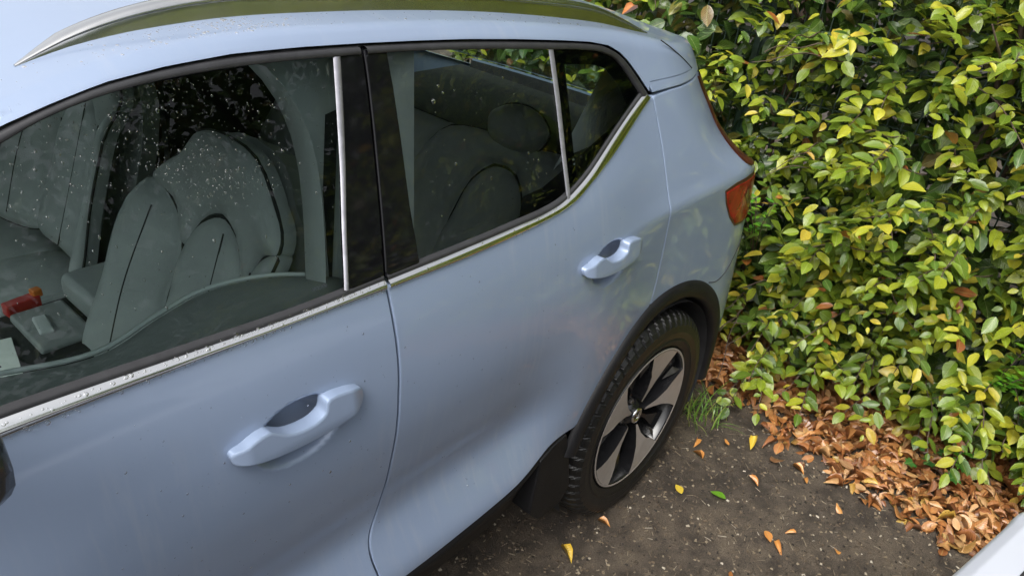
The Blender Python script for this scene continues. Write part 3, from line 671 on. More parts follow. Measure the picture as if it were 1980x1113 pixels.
# door card: top shelf whose inner edge curves in towards the front
ed = [(-2.2, -.66), (-1.55, -.70), (-1.411, -.735), (-1.316, -.70), (-1.227, -.676), (-1.12, -.70), (-1.04, -.76)]
ex, ey = zip(*ed); rows = []
for x in np.linspace(-2.2, -1.04, 50):
    yi = float(hermite(x, ex, ey)); rows.append([(x, -.855, 1.178), (x, -.845, 1.176), (x, (yi - .845) / 2, 1.168), (x, yi - .012, 1.160), (x, yi, 1.150), (x, yi - .006, 1.135), (x, yi - .03, 1.0), (x, yi - .03, .45)])
shell('door_card', rows, m_card, parent=front_door)
mb = MB(); mb.tube([(x, float(hermite(x, ex, ey)) - .004, 1.161) for x in np.linspace(-2.2, -1.05, 60)], .004, 6); mb.build('card_piping', m_grey, front_door, True)

def cushion_piece(name, outl, B, U, V_, N, depth, pil, wd, m, parent, step=.02, thick=.03):
    outl = closed_path(outl, 64) if len(outl) > 4 else outl
    vs, fs, d, q, out, nrm = cut(None, outl, step, .004)
    h = pil * (1 - (1 - np.clip(d / wd, 0, 1)) ** 2.2)
    dd = depth(vs[:, 0], vs[:, 1]) + h - np.where(d < 1e-5, .006, 0)
    B, U, V_, N = map(np.array, (B, U, V_, N))
    P = B + vs[:, :1] * U + vs[:, 1:] * V_ + dd[:, None] * N
    tri = np.cross(P[fs[:, 1]] - P[fs[:, 0]], P[fs[:, 2]] - P[fs[:, 0]]) @ N; fs = fs.copy(); fs[tri < 0] = fs[tri < 0][:, ::-1]
    key = {(round(a[0], 5), round(a[1], 5)): i for i, a in enumerate(vs)}; oi = [key.get((round(a[0], 5), round(a[1], 5)), 0) for a in out]
    base = len(P); n = len(oi)
    sm_ = MB(); sp_ = P[oi] + .001 * N; sm_.tube([tuple(a) for a in sp_[::2]] + [tuple(sp_[0])], .0034, 5)
    P = np.concatenate([P, P[oi] - thick * N])
    F = [tuple(t_) for t_ in fs] + [(oi[k], oi[(k + 1) % n], base + (k + 1) % n, base + k) for k in range(n)]
    o = mesh(name, P, F, m, parent)
    sm_.build('seam', m_char, o, True)
    return o
def front_seat(yc, lean=19, name='front_seat', xb=-1.150, zb=.715):
    root = empty(name, parent=car)
    B = (xb, yc, zb); U = (0, 1, 0); s, c = math.sin(R_(lean)), math.cos(R_(lean)); V_ = (s, 0, c); N = (-c, 0, s)
    dep = lambda u, v: .02 + .075 * np.clip((np.abs(u) - .12) / .14, 0, 1) ** 1.3 * np.clip(1 - np.clip(v - .38, 0, None) / .16, 0, 1) + .03 * sst(.42, .6, v)
    L = smooth_path
    centre = [(-.13, .0), (-.125, .20), (-.112, .318), (-.058, .400), (0, .425), (.058, .400), (.112, .318), (.125, .20), (.13, .0), (0, -.004)]
    P1 = cushion_piece('backrest_panel', centre, B, U, V_, N, dep, .016, .05, m_leather, root)
    def stitch(pts, par, lift):
        p = smooth_path(pts, 30); a_ = np.array(B) + p[:, :1] * np.array(U) + p[:, 1:] * np.array(V_) + (dep(p[:, 0], p[:, 1]) + lift)[:, None] * np.array(N)
        s_ = MB(); s_.tube([tuple(q) for q in a_], .0017, 5); s_.build('seam', m_char, par, True)
    stitch([(-.02, .01), (-.028, .2), (-.034, .405)], P1, .0155)
    side = [(.133, .0), (.128, .20), (.119, .318), (.16, .40), (.225, .435), (.25, .36), (.262, .2), (.265, .0)]
    for k in (1, -1):
        sb_ = cushion_piece('side_bolster', [(k * u, v) for u, v in side], B, U, V_, N, dep, .022, .045, m_leather, root)
        stitch([(k * .205, .02), (k * .202, .2), (k * .180, .385)], sb_, .0215)
    top = [(-.223, .441), (-.156, .405), (-.115, .323), (-.060, .405), (0, .431), (.060, .405), (.115, .323), (.156, .405), (.223, .441), (.200, .478), (.160, .510), (.135, .540), (.105, .568), (.06, .584), (0, .588), (-.06, .584), (-.105, .568), (-.135, .540), (-.160, .510), (-.200, .478)]
    cushion_piece('headrest', top, B, U, V_, N, dep, .026, .05, m_leather, root)
    # back shell
    o_ = [(.265, 0), (.262, .2), (.25, .37), (.225, .44), (.200, .480), (.16, .513), (.135, .545), (.105, .572), (.06, .588), (0, .592)]; o_ = o_ + [(-u, v) for u, v in o_[::-1][1:]]
    Bv, Uv, Vv, Nv = map(np.array, (B, U, V_, N)); fr_ = [Bv + u * Uv + v * Vv + (-.012) * Nv for u, v in o_]; bk = [Bv + u * .84 * Uv + v * .985 * Vv - .075 * Nv for u, v in o_]; n = len(o_)
    mesh('seat_back_shell', fr_ + bk, [tuple(range(n)), tuple(range(n, 2 * n))[::-1]] + [(i, n + i, n + i + 1, i + 1) for i in range(n - 1)], m_leather2, root, smooth=False)
    # cushion
    B2 = (xb + .04, yc, zb - .10); V2 = (-1, 0, .10); N2 = (.10, 0, 1)
    d2 = lambda u, v: .01 + .05 * np.clip((np.abs(u) - .12) / .14, 0, 1) ** 1.3
    cushion_piece('seat_cushion', [(-.13, .0), (.13, 0), (.14, .3), (.15, .50), (-.15, .50), (-.14, .3)], B2, U, V2, N2, d2, .03, .07, m_leather, root, thick=.10)
    for k in (1, -1):
        cushion_piece('cushion_bolster', [(k * .133, 0), (k * .265, .02), (k * .265, .44), (k * .24, .50), (k * .153, .50), (k * .143, .3)], B2, U, V2, N2, d2, .03, .05, m_leather, root, thick=.12)
    return root
front_seat(-.405); front_seat(.385, xb=-1.06, zb=.74)
# rear bench
bench = empty('rear_seat', parent=car)
B = (-.33, 0, .58); s, c = math.sin(R_(24)), math.cos(R_(24)); U, V_, N = (0, 1, 0), (s, 0, c), (-c, 0, s)
dep = lambda u, v: .03 * np.clip((np.abs(np.abs(u) - .37) - .12) / .12, 0, 1)
for k in (1, -1):
    cushion_piece('backrest_panel', [(k * u, v) for u, v in [(.245, 0), (.495, 0), (.49, .30), (.46, .42), (.41, .47), (.33, .47), (.28, .42), (.25, .30)]], B, U, V_, N, dep, .03, .06, m_leather2, bench)
    cushion_piece('side_bolster', [(k * u, v) for u, v in [(.50, 0), (.64, 0), (.66, .40), (.60, .56), (.42, .56), (.28, .56), (.16, .54), (.14, 0), (.24, 0), (.245, .30), (.277, .425), (.33, .477), (.41, .477), (.464, .425), (.495, .30)]], B, U, V_, N, dep, .025, .05, m_leather2, bench)
    cushion_piece('headrest', [(k * u, v) for u, v in [(.27, .565), (.47, .565), (.48, .61), (.45, .64), (.29, .64), (.26, .61)]], B, U, V_, N, lambda u, v: .01 + 0 * u, .04, .05, m_leather2, bench, thick=.08)
cushion_piece('backrest_panel', [(-.135, 0), (.135, 0), (.13, .54), (-.13, .54)], B, U, V_, N, lambda u, v: .0 * u, .03, .06, m_leather2, bench)
cushion_piece('seat_cushion', [(-.66, 0), (.66, 0), (.66, .46), (-.66, .46)], (-.30, 0, .52), (0, 1, 0), (-1, 0, .08), (.08, 0, 1), lambda u, v: .02 * np.cos(u * 8), .05, .09, m_leather2, bench, step=.03, thick=.12)
shell('parcel_shelf', [[(x, y, .98) for y in (-.60, 0, .60)] for x in (.0, .3, .68)], m_char)
# seat belt hanging at the pillar
mb = MB(); mb.add([(-.975, -.700, 1.42), (-.975, -.665, 1.40), (-1.02, -.735, 1.10), (-1.02, -.700, 1.08), (-1.0, -.70, .62), (-1.0, -.66, .62)], [(0, 1, 3, 2), (2, 3, 5, 4)]); mb.build('seat_belt', m_char, car)
# centre console
con = empty('centre_console', parent=car)
mb = MB(); mb.box((-1.55, -.045, .66), (1.15, .25, .24)); bevel(mb.build('console_body', m_char, con), .02, 2)
mb = MB(); mb.box((-1.265, -.048, .785), (.115, .175, .022)); bevel(mb.build('console_lid', m_card, con), .008, 2)
mb = MB(); mb.box((-1.283, -.050, .797), (.030, .075, .012), Matrix.Rotation(R_(-8), 3, 'Z')); bevel(mb.build('lid_grip', m_grey, con), .005, 2)
mb = MB(); mb.box((-1.10, -.03, .815), (.20, .19, .07)); bevel(mb.build('armrest', m_leather, con), .02, 3)

# things lying in the car
cd = empty('printed_card', (-1.425, -.10, .786)); cd.rotation_euler = (0, 0, R_(-12))
tag(cd, 'white card with dark printed letters lying on the centre console behind the front window', 'card')
mb = MB(); mb.box((0, 0, 0), (.13, .15, .002)); bevel(mb.build('card_sheet', m_paper, cd), .0006, 1)
def textmesh(s, size, m, parent, mat4, name='lettering'):
    c = bpy.data.curves.new(name, 'FONT'); c.body = s; c.size = size; c.align_x = 'CENTER'; c.align_y = 'CENTER'
    o = bpy.data.objects.new(name, c); COL.objects.link(o); dg = bpy.context.evaluated_depsgraph_get()
    me = bpy.data.meshes.new_from_object(o.evaluated_get(dg)); bpy.data.objects.remove(o); bpy.data.curves.remove(c)
    me.materials.clear(); me.transform(mat4); return link(name, me, m, parent)
textmesh('CA', .085, m_ink, cd, Matrix.Translation((0.0, 0, .0016)) @ Matrix.Rotation(R_(-90), 4, 'Z'))
rp = empty('red_packet', (-1.285, .062, .79)); rp.rotation_euler = (0, 0, R_(8)); tag(rp, 'small red packet with an orange cap beside the console lid', 'packet')
mb = MB(); mb.box((0, 0, .006), (.075, .03, .03)); bevel(mb.build('packet_body', m_red, rp), .004, 2)
mb = MB(); mb.box((.035, 0, .024), (.022, .022, .02)); bevel(mb.build('packet_cap', m_orange, rp), .004, 2)
# maker's mark etched low on the front pane
def glassmark(s, x, z, size, m, parent):
    xa = Vector((1, 0, 0)); ya = Vector((0, .46, 1)).normalized()
    p = Vector((x, -(float(sideW(x, z)) - .0062), z)); nn = xa.cross(ya)
    return textmesh(s, size, m, parent, Matrix.Translation(p) @ Matrix((xa, ya, nn)).transposed().to_4x4(), 'glass_mark')
glassmark('VOLVO', -1.128, 1.207, .0085, m_ink, front_door)
for i, s in enumerate(('IIIII', 'IIII')): glassmark(s, -.462, 1.262 - .009 * i, .006, m_paper, rear_door)

# ---- rain: drops sitting on glass, chrome and paint ----
def drops(name, pts, nrm, size, m, parent, flat_=.45, stretch=None):
    a = [0, 60, 120, 180, 240, 300]
    ring = lambda r, h: [(r * math.cos(R_(q)), r * math.sin(R_(q)), h) for q in a]
    T = np.array(ring(1, -.02) + ring(.85, .5) + ring(.45, .9) + [(0, 0, 1.)])
    F = []
    for l in range(2):
        for k in range(6):
            k2 = (k + 1) % 6; F += [(l * 6 + k, l * 6 + k2, (l + 1) * 6 + k2), (l * 6 + k, (l + 1) * 6 + k2, (l + 1) * 6 + k)]
    F += [(12 + k, 12 + (k + 1) % 6, 18) for k in range(6)]; F = np.array(F)
    n = len(pts); N = np.asarray(nrm, float); N /= np.linalg.norm(N, axis=1)[:, None]
    Z = np.array([0, 0, 1.]); dn = Z - (N @ Z)[:, None] * N; dn /= np.maximum(np.linalg.norm(dn, axis=1), 1e-6)[:, None]; sd_ = np.cross(N, dn)
    st = np.ones(n) if stretch is None else stretch
    V = np.asarray(pts)[:, None, :] + size[:, None, None] * (T[None, :, 0:1] * sd_[:, None, :] + T[None, :, 1:2] * st[:, None, None] * dn[:, None, :] + flat_ * T[None, :, 2:3] * N[:, None, :])
    Fa = (F[None] + (np.arange(n) * len(T))[:, None, None]).reshape(-1, 3)
    return tag(bulk(name, V.reshape(-1, 3), Fa, m, parent), kind='stuff')
def on_side(x, z, off):
    e = 1e-3; w = sideW(x, z); wx = (sideW(x + e, z) - w) / e; wz = (sideW(x, z + e) - w) / e
    return np.stack([x, -(w + off), z], 1), np.stack([-wx, -np.ones_like(x), -wz], 1)
# front pane: dense in the upper front, a few runs lower down
def zone(n, x0, x1, z0, z1): return rng.uniform(x0, x1, n), rng.uniform(z0, z1, n)
x1, z1 = zone(3600, -1.75, -1.0, 1.25, 1.505); keep = rng.random(3600) < (.10 + .92 * np.clip((z1 - (1.34 + .16 * (x1 + 1.5))) / .13, 0, 1) * np.clip((-1.02 - x1) / .25, .1, 1)); x1, z1 = x1[keep], z1[keep]
cl = np.concatenate([rng.normal(0, 1, (230, 2)) * (.05, .012) + (-1.20, 1.372), rng.normal(0, 1, (110, 2)) * (.03, .012) + (-1.27, 1.41)]); x1 = np.concatenate([x1, cl[:, 0]]); z1 = np.concatenate([z1, cl[:, 1]])
pts, N = on_side(x1, z1, -.0066); drops('raindrops', pts, N, rng.gamma(1.5, .00032, len(x1)) + .0003, m_drop, front_door, flat_=.7, stretch=rng.uniform(.7, 2.0, len(x1)))
x1, z1 = zone(60, -.86, -.54, 1.22, 1.46); pts, N = on_side(x1, z1, -.0066); drops('raindrops', pts, N, rng.gamma(2., .0005, 60) + .0003, m_drop, rear_door)
x1 = rng.uniform(-1.62, -1.015, 650); z1 = np.interp(x1, [-1.577, -1.326, -1.013], [1.180, 1.178, 1.169]) + rng.random(650) * .019; pts, N = on_side(x1, z1, .0045)
drops('raindrops', pts, N, rng.gamma(2., .0004, 650) + .0003, m_drop, front_door)
x1 = rng.uniform(-1.0, -.55, 60); z1 = np.interp(x1, [-1.006, -.68, -.522], [1.169, 1.169, 1.180]) + rng.random(60) * .016; pts, N = on_side(x1, z1, .005)
drops('raindrops', pts, N, rng.gamma(2., .0004, 60) + .0003, m_drop, rear_door)
x1, z1 = zone(260, -1.5, -1.02, .62, 1.14); pts, N = on_side(x1, z1, .0); drops('raindrops', pts, N, rng.gamma(1.6, .0004, 260) + .0002, m_drop, front_door)
x1, z1 = zone(160, -1.0, -.3, .6, 1.14); pts, N = on_side(x1, z1, .0); drops('raindrops', pts, N, rng.gamma(1.6, .0004, 160) + .0002, m_drop, rear_door)

# thin water lying on the roof edge
pr = []
for k in range(420):
    x = random.choice([random.gauss(-1.2, .10), random.uniform(-1.3, .0), random.gauss(-1.12, .05)]); y, z = roof_at(x, random.uniform(.01, .066)); pr.append((x, -y, z + .0002))
drops('raindrops', np.array(pr), np.tile([0, -.2, 1.], (420, 1)), rng.gamma(1.3, .0006, 420) + .0003, m_drop, roof, flat_=.16)

# right-hand side of the car: same parts mirrored
for src in (front_door, rear_door, quarter, rail):
    c = src.copy(); COL.objects.link(c); c.scale = (1, -1, 1)
    for ch in src.children:
        if ch.name.startswith(('raindrops', 'glass_mark')): continue
        d = ch.copy(); COL.objects.link(d); d.parent = c

# ================= white saloon next door =================
wc = empty('white_car', (-.275, -2.605, -.03)); tag(wc, 'white saloon with red tail lamp standing alongside the blue car', 'car')
def wcw(x):   # x measured forward (negative) from its tail
    return .875 - .055 * np.clip((x + .40) / .26, 0, 1) - .10 * np.clip((x + .14) / .14, 0, 1) ** 2 - .12 * np.clip((-3.7 - x) / .6, 0, 1) ** 2
def wcz(x): return np.interp(x, [-4.4, -4.1, -3.2, -2.9, -1.2, -1.0, -.25, -.06, 0], [.70, .82, .95, 1.0, 1.0, 1.0, .965, .957, .945])
xw = np.concatenate([np.linspace(-4.4, -1, 24), np.linspace(-.95, -.3, 14), np.linspace(-.28, 0, 22)])
rows = []
for x in xw:
    w = float(wcw(x)); zd = float(wcz(x)); h = [(0, zd + .035), (.35, zd + .03), (.55, zd + .022), (.68, zd + .012), (.735, zd + .009), (.79, zd + .0065), (.842, zd + .004), (.846, zd + .0036), (.849, zd + .001), (.858, zd - .002), (.865, zd - .008), (.869, zd - .025), (.872, zd - .07), (.874, zd - .16), (.875, .62), (.865, .45), (.85, .30), (.80, .22)]
    k = w / .875; rows.append([(x, y * k, z) for y, z in h] )
rows = np.array(rows); full = np.concatenate([rows[:, ::-1] * [1, -1, 1], rows[:, 1:]], 1)
v, f = loftgrid(full); wb = mesh('body', v, f[:, ::-1], m_white, wc); 
end = full[-1]; n = len(end); mesh('tail_panel', list(end) + [(.03, 0, .6)], [(i, i + 1, n) for i in range(n - 1)], m_white, wb)
end = full[0]; mesh('nose_panel', list(end) + [(-4.43, 0, .5)], [(i + 1, i, n) for i in range(n - 1)], m_white, wb)
# boot lid, a shade proud, with a dark shut line
bl = []
for x in np.linspace(-.62, -.012, 24):
    k = float(wcw(x)) / .875; zd = float(wcz(x)); bl.append([(x, y * k, zd + dz) for y, dz in ((-.788, -.012), (-.790, .006), (-.784, .0105), (-.6, .025), (-.3, .036), (0, .041), (.3, .036), (.6, .025), (.784, .0105), (.790, .006), (.788, -.012))])
v, f = loftgrid(bl); mesh('boot_lid', v, f[:, ::-1], m_white, wc)
for sg in (-1, 1):
    mb = MB(); mb.tube([(x, sg * .797 * float(wcw(x)) / .875, float(wcz(x)) + .0050) for x in np.linspace(-.64, -.01, 24)], .0045, 6); mb.build('boot_shut_line', m_char, wb, True)
    tl = []
    for q in np.linspace(0, 1, 10):
        tl.append([(-.03 + .08 * q, sg * (float(wcw(-.03 + .03 * q)) * (.868 / .875) + .004 - .12 * q ** 3), z - .01 * q) for z in (.64, .70, .78, .85, .915)])
    v, f = loftgrid(tl); lm = mesh('tail_lamp', v, f if sg > 0 else f[:, ::-1], m_lens, wc)
    for xx in (-3.45, -.80):
        V, F = lathe_y([(.20, .0), (.20, -.02), (.215, -.03), (.30, -.03), (.315, -.01), (.318, .1), (.31, .19)], 48)
        V = V * [1, -1 * sg * -1 if sg < 0 else -1, 1] if sg > 0 else V
        wl = mesh('wheel', V + np.array([xx, sg * .85 , .318]), F, m_tyre, wc)
        V, F = lathe_y([(.0001, -.005), (.06, -.012), (.19, -.004), (.20, 0)], 40); mesh('rim', V * [1, -sg if sg > 0 else 1, 1] + np.array([xx, sg * .85, .318]), F, m_rims, wl)
cab = []
for x, zt, wt in ((-3.15, 1.0, .70), (-2.75, 1.20, .66), (-2.35, 1.36, .60), (-1.9, 1.40, .58), (-1.5, 1.37, .58), (-1.1, 1.22, .61), (-.72, 1.02, .66)):
    cab.append([(x, -.76, .98), (x, -(wt + .06), (zt + .98) / 2), (x, -wt, zt - .03), (x, -wt + .08, zt), (x, 0, zt + .02), (x, wt - .08, zt), (x, wt, zt - .03), (x, wt + .06, (zt + .98) / 2), (x, .76, .98)])
cab = np.array(cab); v, f = loftgrid(cab[:, :3]); mesh('side_windows', v, f[:, ::-1], m_gloss, wc)
v, f = loftgrid(cab[:, 6:]); mesh('side_windows', v, f[:, ::-1], m_gloss, wc); v, f = loftgrid(cab[:, 2:7]); cr_ = mesh('cabin_roof', v, f[:, ::-1], m_white, wc)
v, f = loftgrid(cab[:3, 2:7] + [0, 0, .004]); mesh('windscreen', v, f[:, ::-1], m_gloss, wc); v, f = loftgrid(cab[4:, 2:7] + [0, 0, .004]); mesh('rear_window', v, f[:, ::-1], m_gloss, wc)

# ================= leaves =================
def leaf_template(fold, droop, curl, wave, seed, width=.27):
    r = np.random.default_rng(seed); vv = np.array([0, .14, .36, .60, .82, 1.]); hw = np.array([0, .62, 1., .95, .55, 0]) * width
    mid = np.stack([.03 * np.sin(vv * 3 + seed), vv, -droop * vv ** 2], 1); L, Rr = [], []
    for i in range(1, 5):
        z0 = -droop * vv[i] ** 2
        for s, lst in ((-1, L), (1, Rr)):
            u = s * hw[i] * (1 - .25 * curl); z = z0 + fold * hw[i] + curl * hw[i] * .9 + wave * r.normal() * .5
            lst.append((u + mid[i, 0], vv[i] + .02 * r.normal(), z))
    V = np.concatenate([mid, L, Rr]); F = []
    for off, flip in ((6, False), (10, True)):
        e = lambda i: off + i - 1
        q = [(0, 1, e(1)), (e(4), 4, 5)]
        for i in (1, 2, 3): q += [(i, i + 1, e(i + 1)), (i, e(i + 1), e(i))]
        F += [t_[::-1] for t_ in q] if flip else q
    V[:, 1] -= 0
    uv = np.concatenate([np.stack([np.full(6, .5), vv], 1), np.stack([.5 - hw[1:5] / width * .5, vv[1:5]], 1), np.stack([.5 + hw[1:5] / width * .5, vv[1:5]], 1)])
    F = [t_[::-1] for t_ in F]
    return V, np.array(F), uv
def frames(A, N):
    A = A / np.linalg.norm(A, axis=1)[:, None]; S_ = np.cross(A, N); S_ /= np.maximum(np.linalg.norm(S_, axis=1), 1e-6)[:, None]; N = np.cross(S_, A); return S_, A, N
def leaf_mass(name, pos, A, N, L, templates, m, parent):
    S_, A, N = frames(A, N); k = rng.integers(0, len(templates), len(pos)); VV, FF, UU = [], [], []; b = 0
    for i, (T, F, uv) in enumerate(templates):
        j = np.where(k == i)[0]
        if not len(j): continue
        V = pos[j][:, None] + L[j][:, None, None] * (T[None, :, 0:1] * S_[j][:, None] + T[None, :, 1:2] * A[j][:, None] + T[None, :, 2:3] * N[j][:, None])
        VV.append(V.reshape(-1, 3)); FF.append((F[None] + (np.arange(len(j)) * len(T))[:, None, None]).reshape(-1, 3) + b); UU.append(np.tile(uv, (len(j), 1))); b += len(j) * len(T)
    return tag(bulk(name, np.concatenate(VV), np.concatenate(FF), m, parent, uv=np.concatenate(UU)), kind='stuff')
def leaf_meshes(name, templates, m):
    out_ = []
    for T, F, uv in templates:
        me = bpy.data.meshes.new(name); me.from_pydata([tuple(p) for p in T], [], [tuple(int(q) for q in t_) for t_ in F]); me.shade_smooth()
        l = me.uv_layers.new(name='UVMap'); idx = np.empty(len(me.loops), int); me.loops.foreach_get('vertex_index', idx); l.data.foreach_set('uv', uv[idx].ravel().astype(np.float32)); me.materials.append(m); out_.append(me)
    return out_
def place_leaf(name, me, p, a, n, L, parent=None):
    a = Vector(a).normalized(); s = a.cross(Vector(n)).normalized(); n = s.cross(a)
    o = bpy.data.objects.new(name, me); COL.objects.link(o); o.parent = parent
    o.matrix_basis = Matrix.Translation(Vector(p)) @ Matrix((s, a, n)).transposed().to_4x4() @ Matrix.Scale(L, 4)
    return o
TG = [leaf_template(f_, d_, c_, w_, i, b_) for i, (f_, d_, c_, w_, b_) in enumerate([(.15, .12, .05, .03, .29), (.35, .18, .0, .04, .25), (.08, .32, .1, .05, .32), (.22, .05, .15, .03, .27), (.5, .25, .1, .05, .23)])]
TL = [leaf_template(f_, d_, c_, .07, 20 + i, .25) for i, (f_, d_, c_) in enumerate([(.9, .25, .8), (1.2, -.25, .7), (.5, .45, 1.2), (-.9, .15, -.8), (1.5, .10, 1.0), (-.5, -.4, -.6)])]
TL = TL + [leaf_template(f_, d_, c_, .04, 60 + i, .27) for i, (f_, d_, c_) in enumerate([(.2, .1, .15), (.1, -.15, .1), (-.15, .2, -.1), (.35, .2, .3), (-.3, -.1, -.2), (.1, .3, .0)])]
MG = leaf_meshes('leaf', TG, m_leaf); ML = leaf_meshes('fallen_leaf', TL, m_litter); MY = leaf_meshes('fallen_leaf', TG[:2] + TL[:2], m_yleaf); MO = leaf_meshes('fallen_leaf', TL, m_oleaf)
CF = np.array(cf); CR = np.array(cr); CU = np.array(cu); CP = np.array(CAM)
def screen(P):
    q = P - CP; d = q @ CF; u = .7470 * (q @ CR) / np.maximum(d, .05); v_ = .7470 * (q @ CU) / np.maximum(d, .05)
    return u, v_, d

# ================= beech hedge =================
hedge = empty('beech_hedge', (1.5, -1.2, 0)); tag(hedge, 'dense yellow green beech hedge behind the blue car', 'hedge')
hl = Vector((-1.5, 1.2, 0))
def face_x(y, z):
    b = np.interp(y, [-6, -2.0, -1.3, -.95, -.7, 0, 1.5], [1.10, 1.09, 1.08, 1.02, .98, .97, .97])
    return b + .10 * np.sin(y * 3.1 + z * 2.3 + 1.0) * .6 + .07 * np.sin(y * 7.7 - z * 5.1) + .06 * np.sin(z * 9 + y * 2.2) + .42 * np.clip(.30 - z, 0, 1)
P_, A_, N_, L_ = [], [], [], []; stems = MB(); nst = 0
def shoot(p, d, Ls, dens=.027, size=.066):
    global nst
    n = max(4, int(Ls / dens)); pts = []
    d = Vector(d).normalized(); side0 = d.cross(Vector((0, 0, 1))); side0.normalize(); roll = random.uniform(-.5, .5)
    side0 = (Matrix.Rotation(roll, 3, d) @ side0)
    upv = side0.cross(d)
    for i in range(n + 1):
        t_ = i / n; q = Vector(p) + d * (Ls * t_) + Vector((0, 0, -.22 * Ls * t_ * t_)) + upv * (.01 * math.sin(t_ * 9 + roll * 7)); pts.append(q)
        if t_ < .12: continue
        s = 1 if i % 2 else -1
        ax = d * random.uniform(.35, .75) + side0 * s * random.uniform(.6, 1.) + Vector((0, 0, random.uniform(-.55, .15)))
        if i == n: ax = d + Vector((0, 0, -.3))
        nn = upv * 1.0 + Vector((random.uniform(-.75, .05), random.uniform(-.45, .25), random.uniform(.1, .5)))
        l = size * random.choice([random.uniform(.5, .9), random.uniform(.8, 1.2), random.uniform(1.0, 1.42)]) * (1 - .25 * t_)
        P_.append(tuple(q)); A_.append(tuple(ax)); N_.append(tuple(nn)); L_.append(l)
    return pts
nshoot = 0
def ok(p): return not (abs(p[1]) < .86 and p[0] < .93)
for k in range(2600):
    y = random.uniform(-3.0, 1.0); z = 2.45 * random.random() ** 1.05 + .12
    p = (float(face_x(y, z)) + random.uniform(.02, .22), y, z)
    Ls = random.uniform(.12, .34) if random.random() < .9 else random.uniform(.32, .48)
    d = (-random.uniform(.45, 1.), random.gauss(-.05, .55), random.gauss(.12, .38))
    if abs(y) < .9: Ls *= .6
    pts = shoot(p, d, Ls)
    if Ls > .22 and k % 3 == 0: stems.tube(pts, [.0022] * (len(pts) - 1) + [.001], 4)
# low shoots hanging over the litter
for k in range(64):
    y = random.uniform(-3.0, -.75); z = random.uniform(.16, .36)
    pts = shoot((float(face_x(y, z)) + .06, y, z), (-1, random.gauss(0, .4), random.uniform(-.25, .25)), random.uniform(.16, .36)); stems.tube(pts, [.002] * len(pts), 4)
# long reaching sprays seen against the darker leaves
for y, z, Ls in ((-.86, 1.30, .42), (-1.22, 1.02, .40), (-1.52, .76, .36), (-1.12, .62, .40), (-1.75, 1.15, .42), (-.95, .92, .36), (-1.45, 1.38, .40), (-1.72, .92, .3)):
    for j in range(3):
        pts = shoot((float(face_x(y, z)) + .05, y + .06 * j, z + .03 * j), (-.8, .55 - .3 * j, .18), Ls * random.uniform(.8, 1.), .026, .074); stems.tube(pts, [.0028 * (1 - .6 * i / len(pts)) for i in range(len(pts))], 5)
# continuation of the hedge outside the picture, coarser
for k in range(420):
    y = random.uniform(-6.5, -3.0); z = 2.5 * random.random() + .05
    shoot((float(face_x(y, z)) + random.uniform(.0, .2), y, z), (-1, random.gauss(0, .5), random.gauss(.1, .4)), random.uniform(.2, .4), .04, .10)
P_, A_, N_, L_ = map(np.array, (P_, A_, N_, L_))
keep = np.array([ok(p) for p in P_ + A_ / np.linalg.norm(A_, axis=1)[:, None] * L_[:, None]]) & np.array([ok(p) for p in P_]) & (P_[:, 2] > .03)
P_, A_, N_, L_ = P_[keep], A_[keep], N_[keep], L_[keep]
u, v_, d = screen(P_)
infr = (np.abs(u) < .52) & (np.abs(v_) < .30)
vis = infr & (u > .16); front = face_x(P_[:, 1], P_[:, 2]) - P_[:, 0]
score = np.where(vis & (front > -.02), L_ / d * (1 + 1.6 * np.clip(front, 0, .3)), -1)
pick = np.argsort(-score)[:300]
for i in pick: place_leaf('leaf', MG[int(rng.integers(5))], Vector(P_[i]) + hl, A_[i], N_[i], float(L_[i]), hedge)
rest = np.ones(len(P_), bool); rest[pick] = False
off = np.array(hl)
leaf_mass('foliage', P_[rest] + off, A_[rest], N_[rest], L_[rest], TG, m_leaf, hedge)
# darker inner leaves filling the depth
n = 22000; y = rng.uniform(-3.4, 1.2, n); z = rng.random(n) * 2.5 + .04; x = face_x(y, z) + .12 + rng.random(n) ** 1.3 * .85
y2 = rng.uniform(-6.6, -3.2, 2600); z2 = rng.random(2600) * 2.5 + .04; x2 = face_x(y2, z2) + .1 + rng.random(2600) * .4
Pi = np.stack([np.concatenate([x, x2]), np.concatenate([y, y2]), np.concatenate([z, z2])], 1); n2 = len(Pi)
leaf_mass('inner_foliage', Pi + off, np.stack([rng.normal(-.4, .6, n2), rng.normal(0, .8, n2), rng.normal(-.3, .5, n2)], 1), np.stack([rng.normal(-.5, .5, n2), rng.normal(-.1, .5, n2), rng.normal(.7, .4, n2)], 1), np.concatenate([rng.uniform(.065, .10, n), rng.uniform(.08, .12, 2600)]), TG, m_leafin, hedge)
o = tag(stems.build('twigs', m_twig, hedge, True), kind='stuff'); o.location = hl
for k in range(26):
    y = random.uniform(-3.2, 1.); x = 1.42 + random.uniform(-.12, .2); mb = MB(); p = Vector((x, y, -.02)); pts = [p]
    for i in range(7): p = p + Vector((random.gauss(-.01, .045), random.gauss(0, .05), .34)); pts.append(p)
    mb.tube(pts, [.016 * (1 - .1 * i) for i in range(8)], 7)
    for i in range(2, 7):
        for s in range(2):
            q = pts[i]; dv = Vector((random.uniform(-.35, .1), random.uniform(-.25, .25), random.uniform(.05, .22))); mb.tube([q, q + dv * .6, q + dv * 1.1 + Vector((0, 0, .03))], [.006, .004, .002], 5)
    o = mb.build('stem', m_twig, hedge, True); o.location = hl

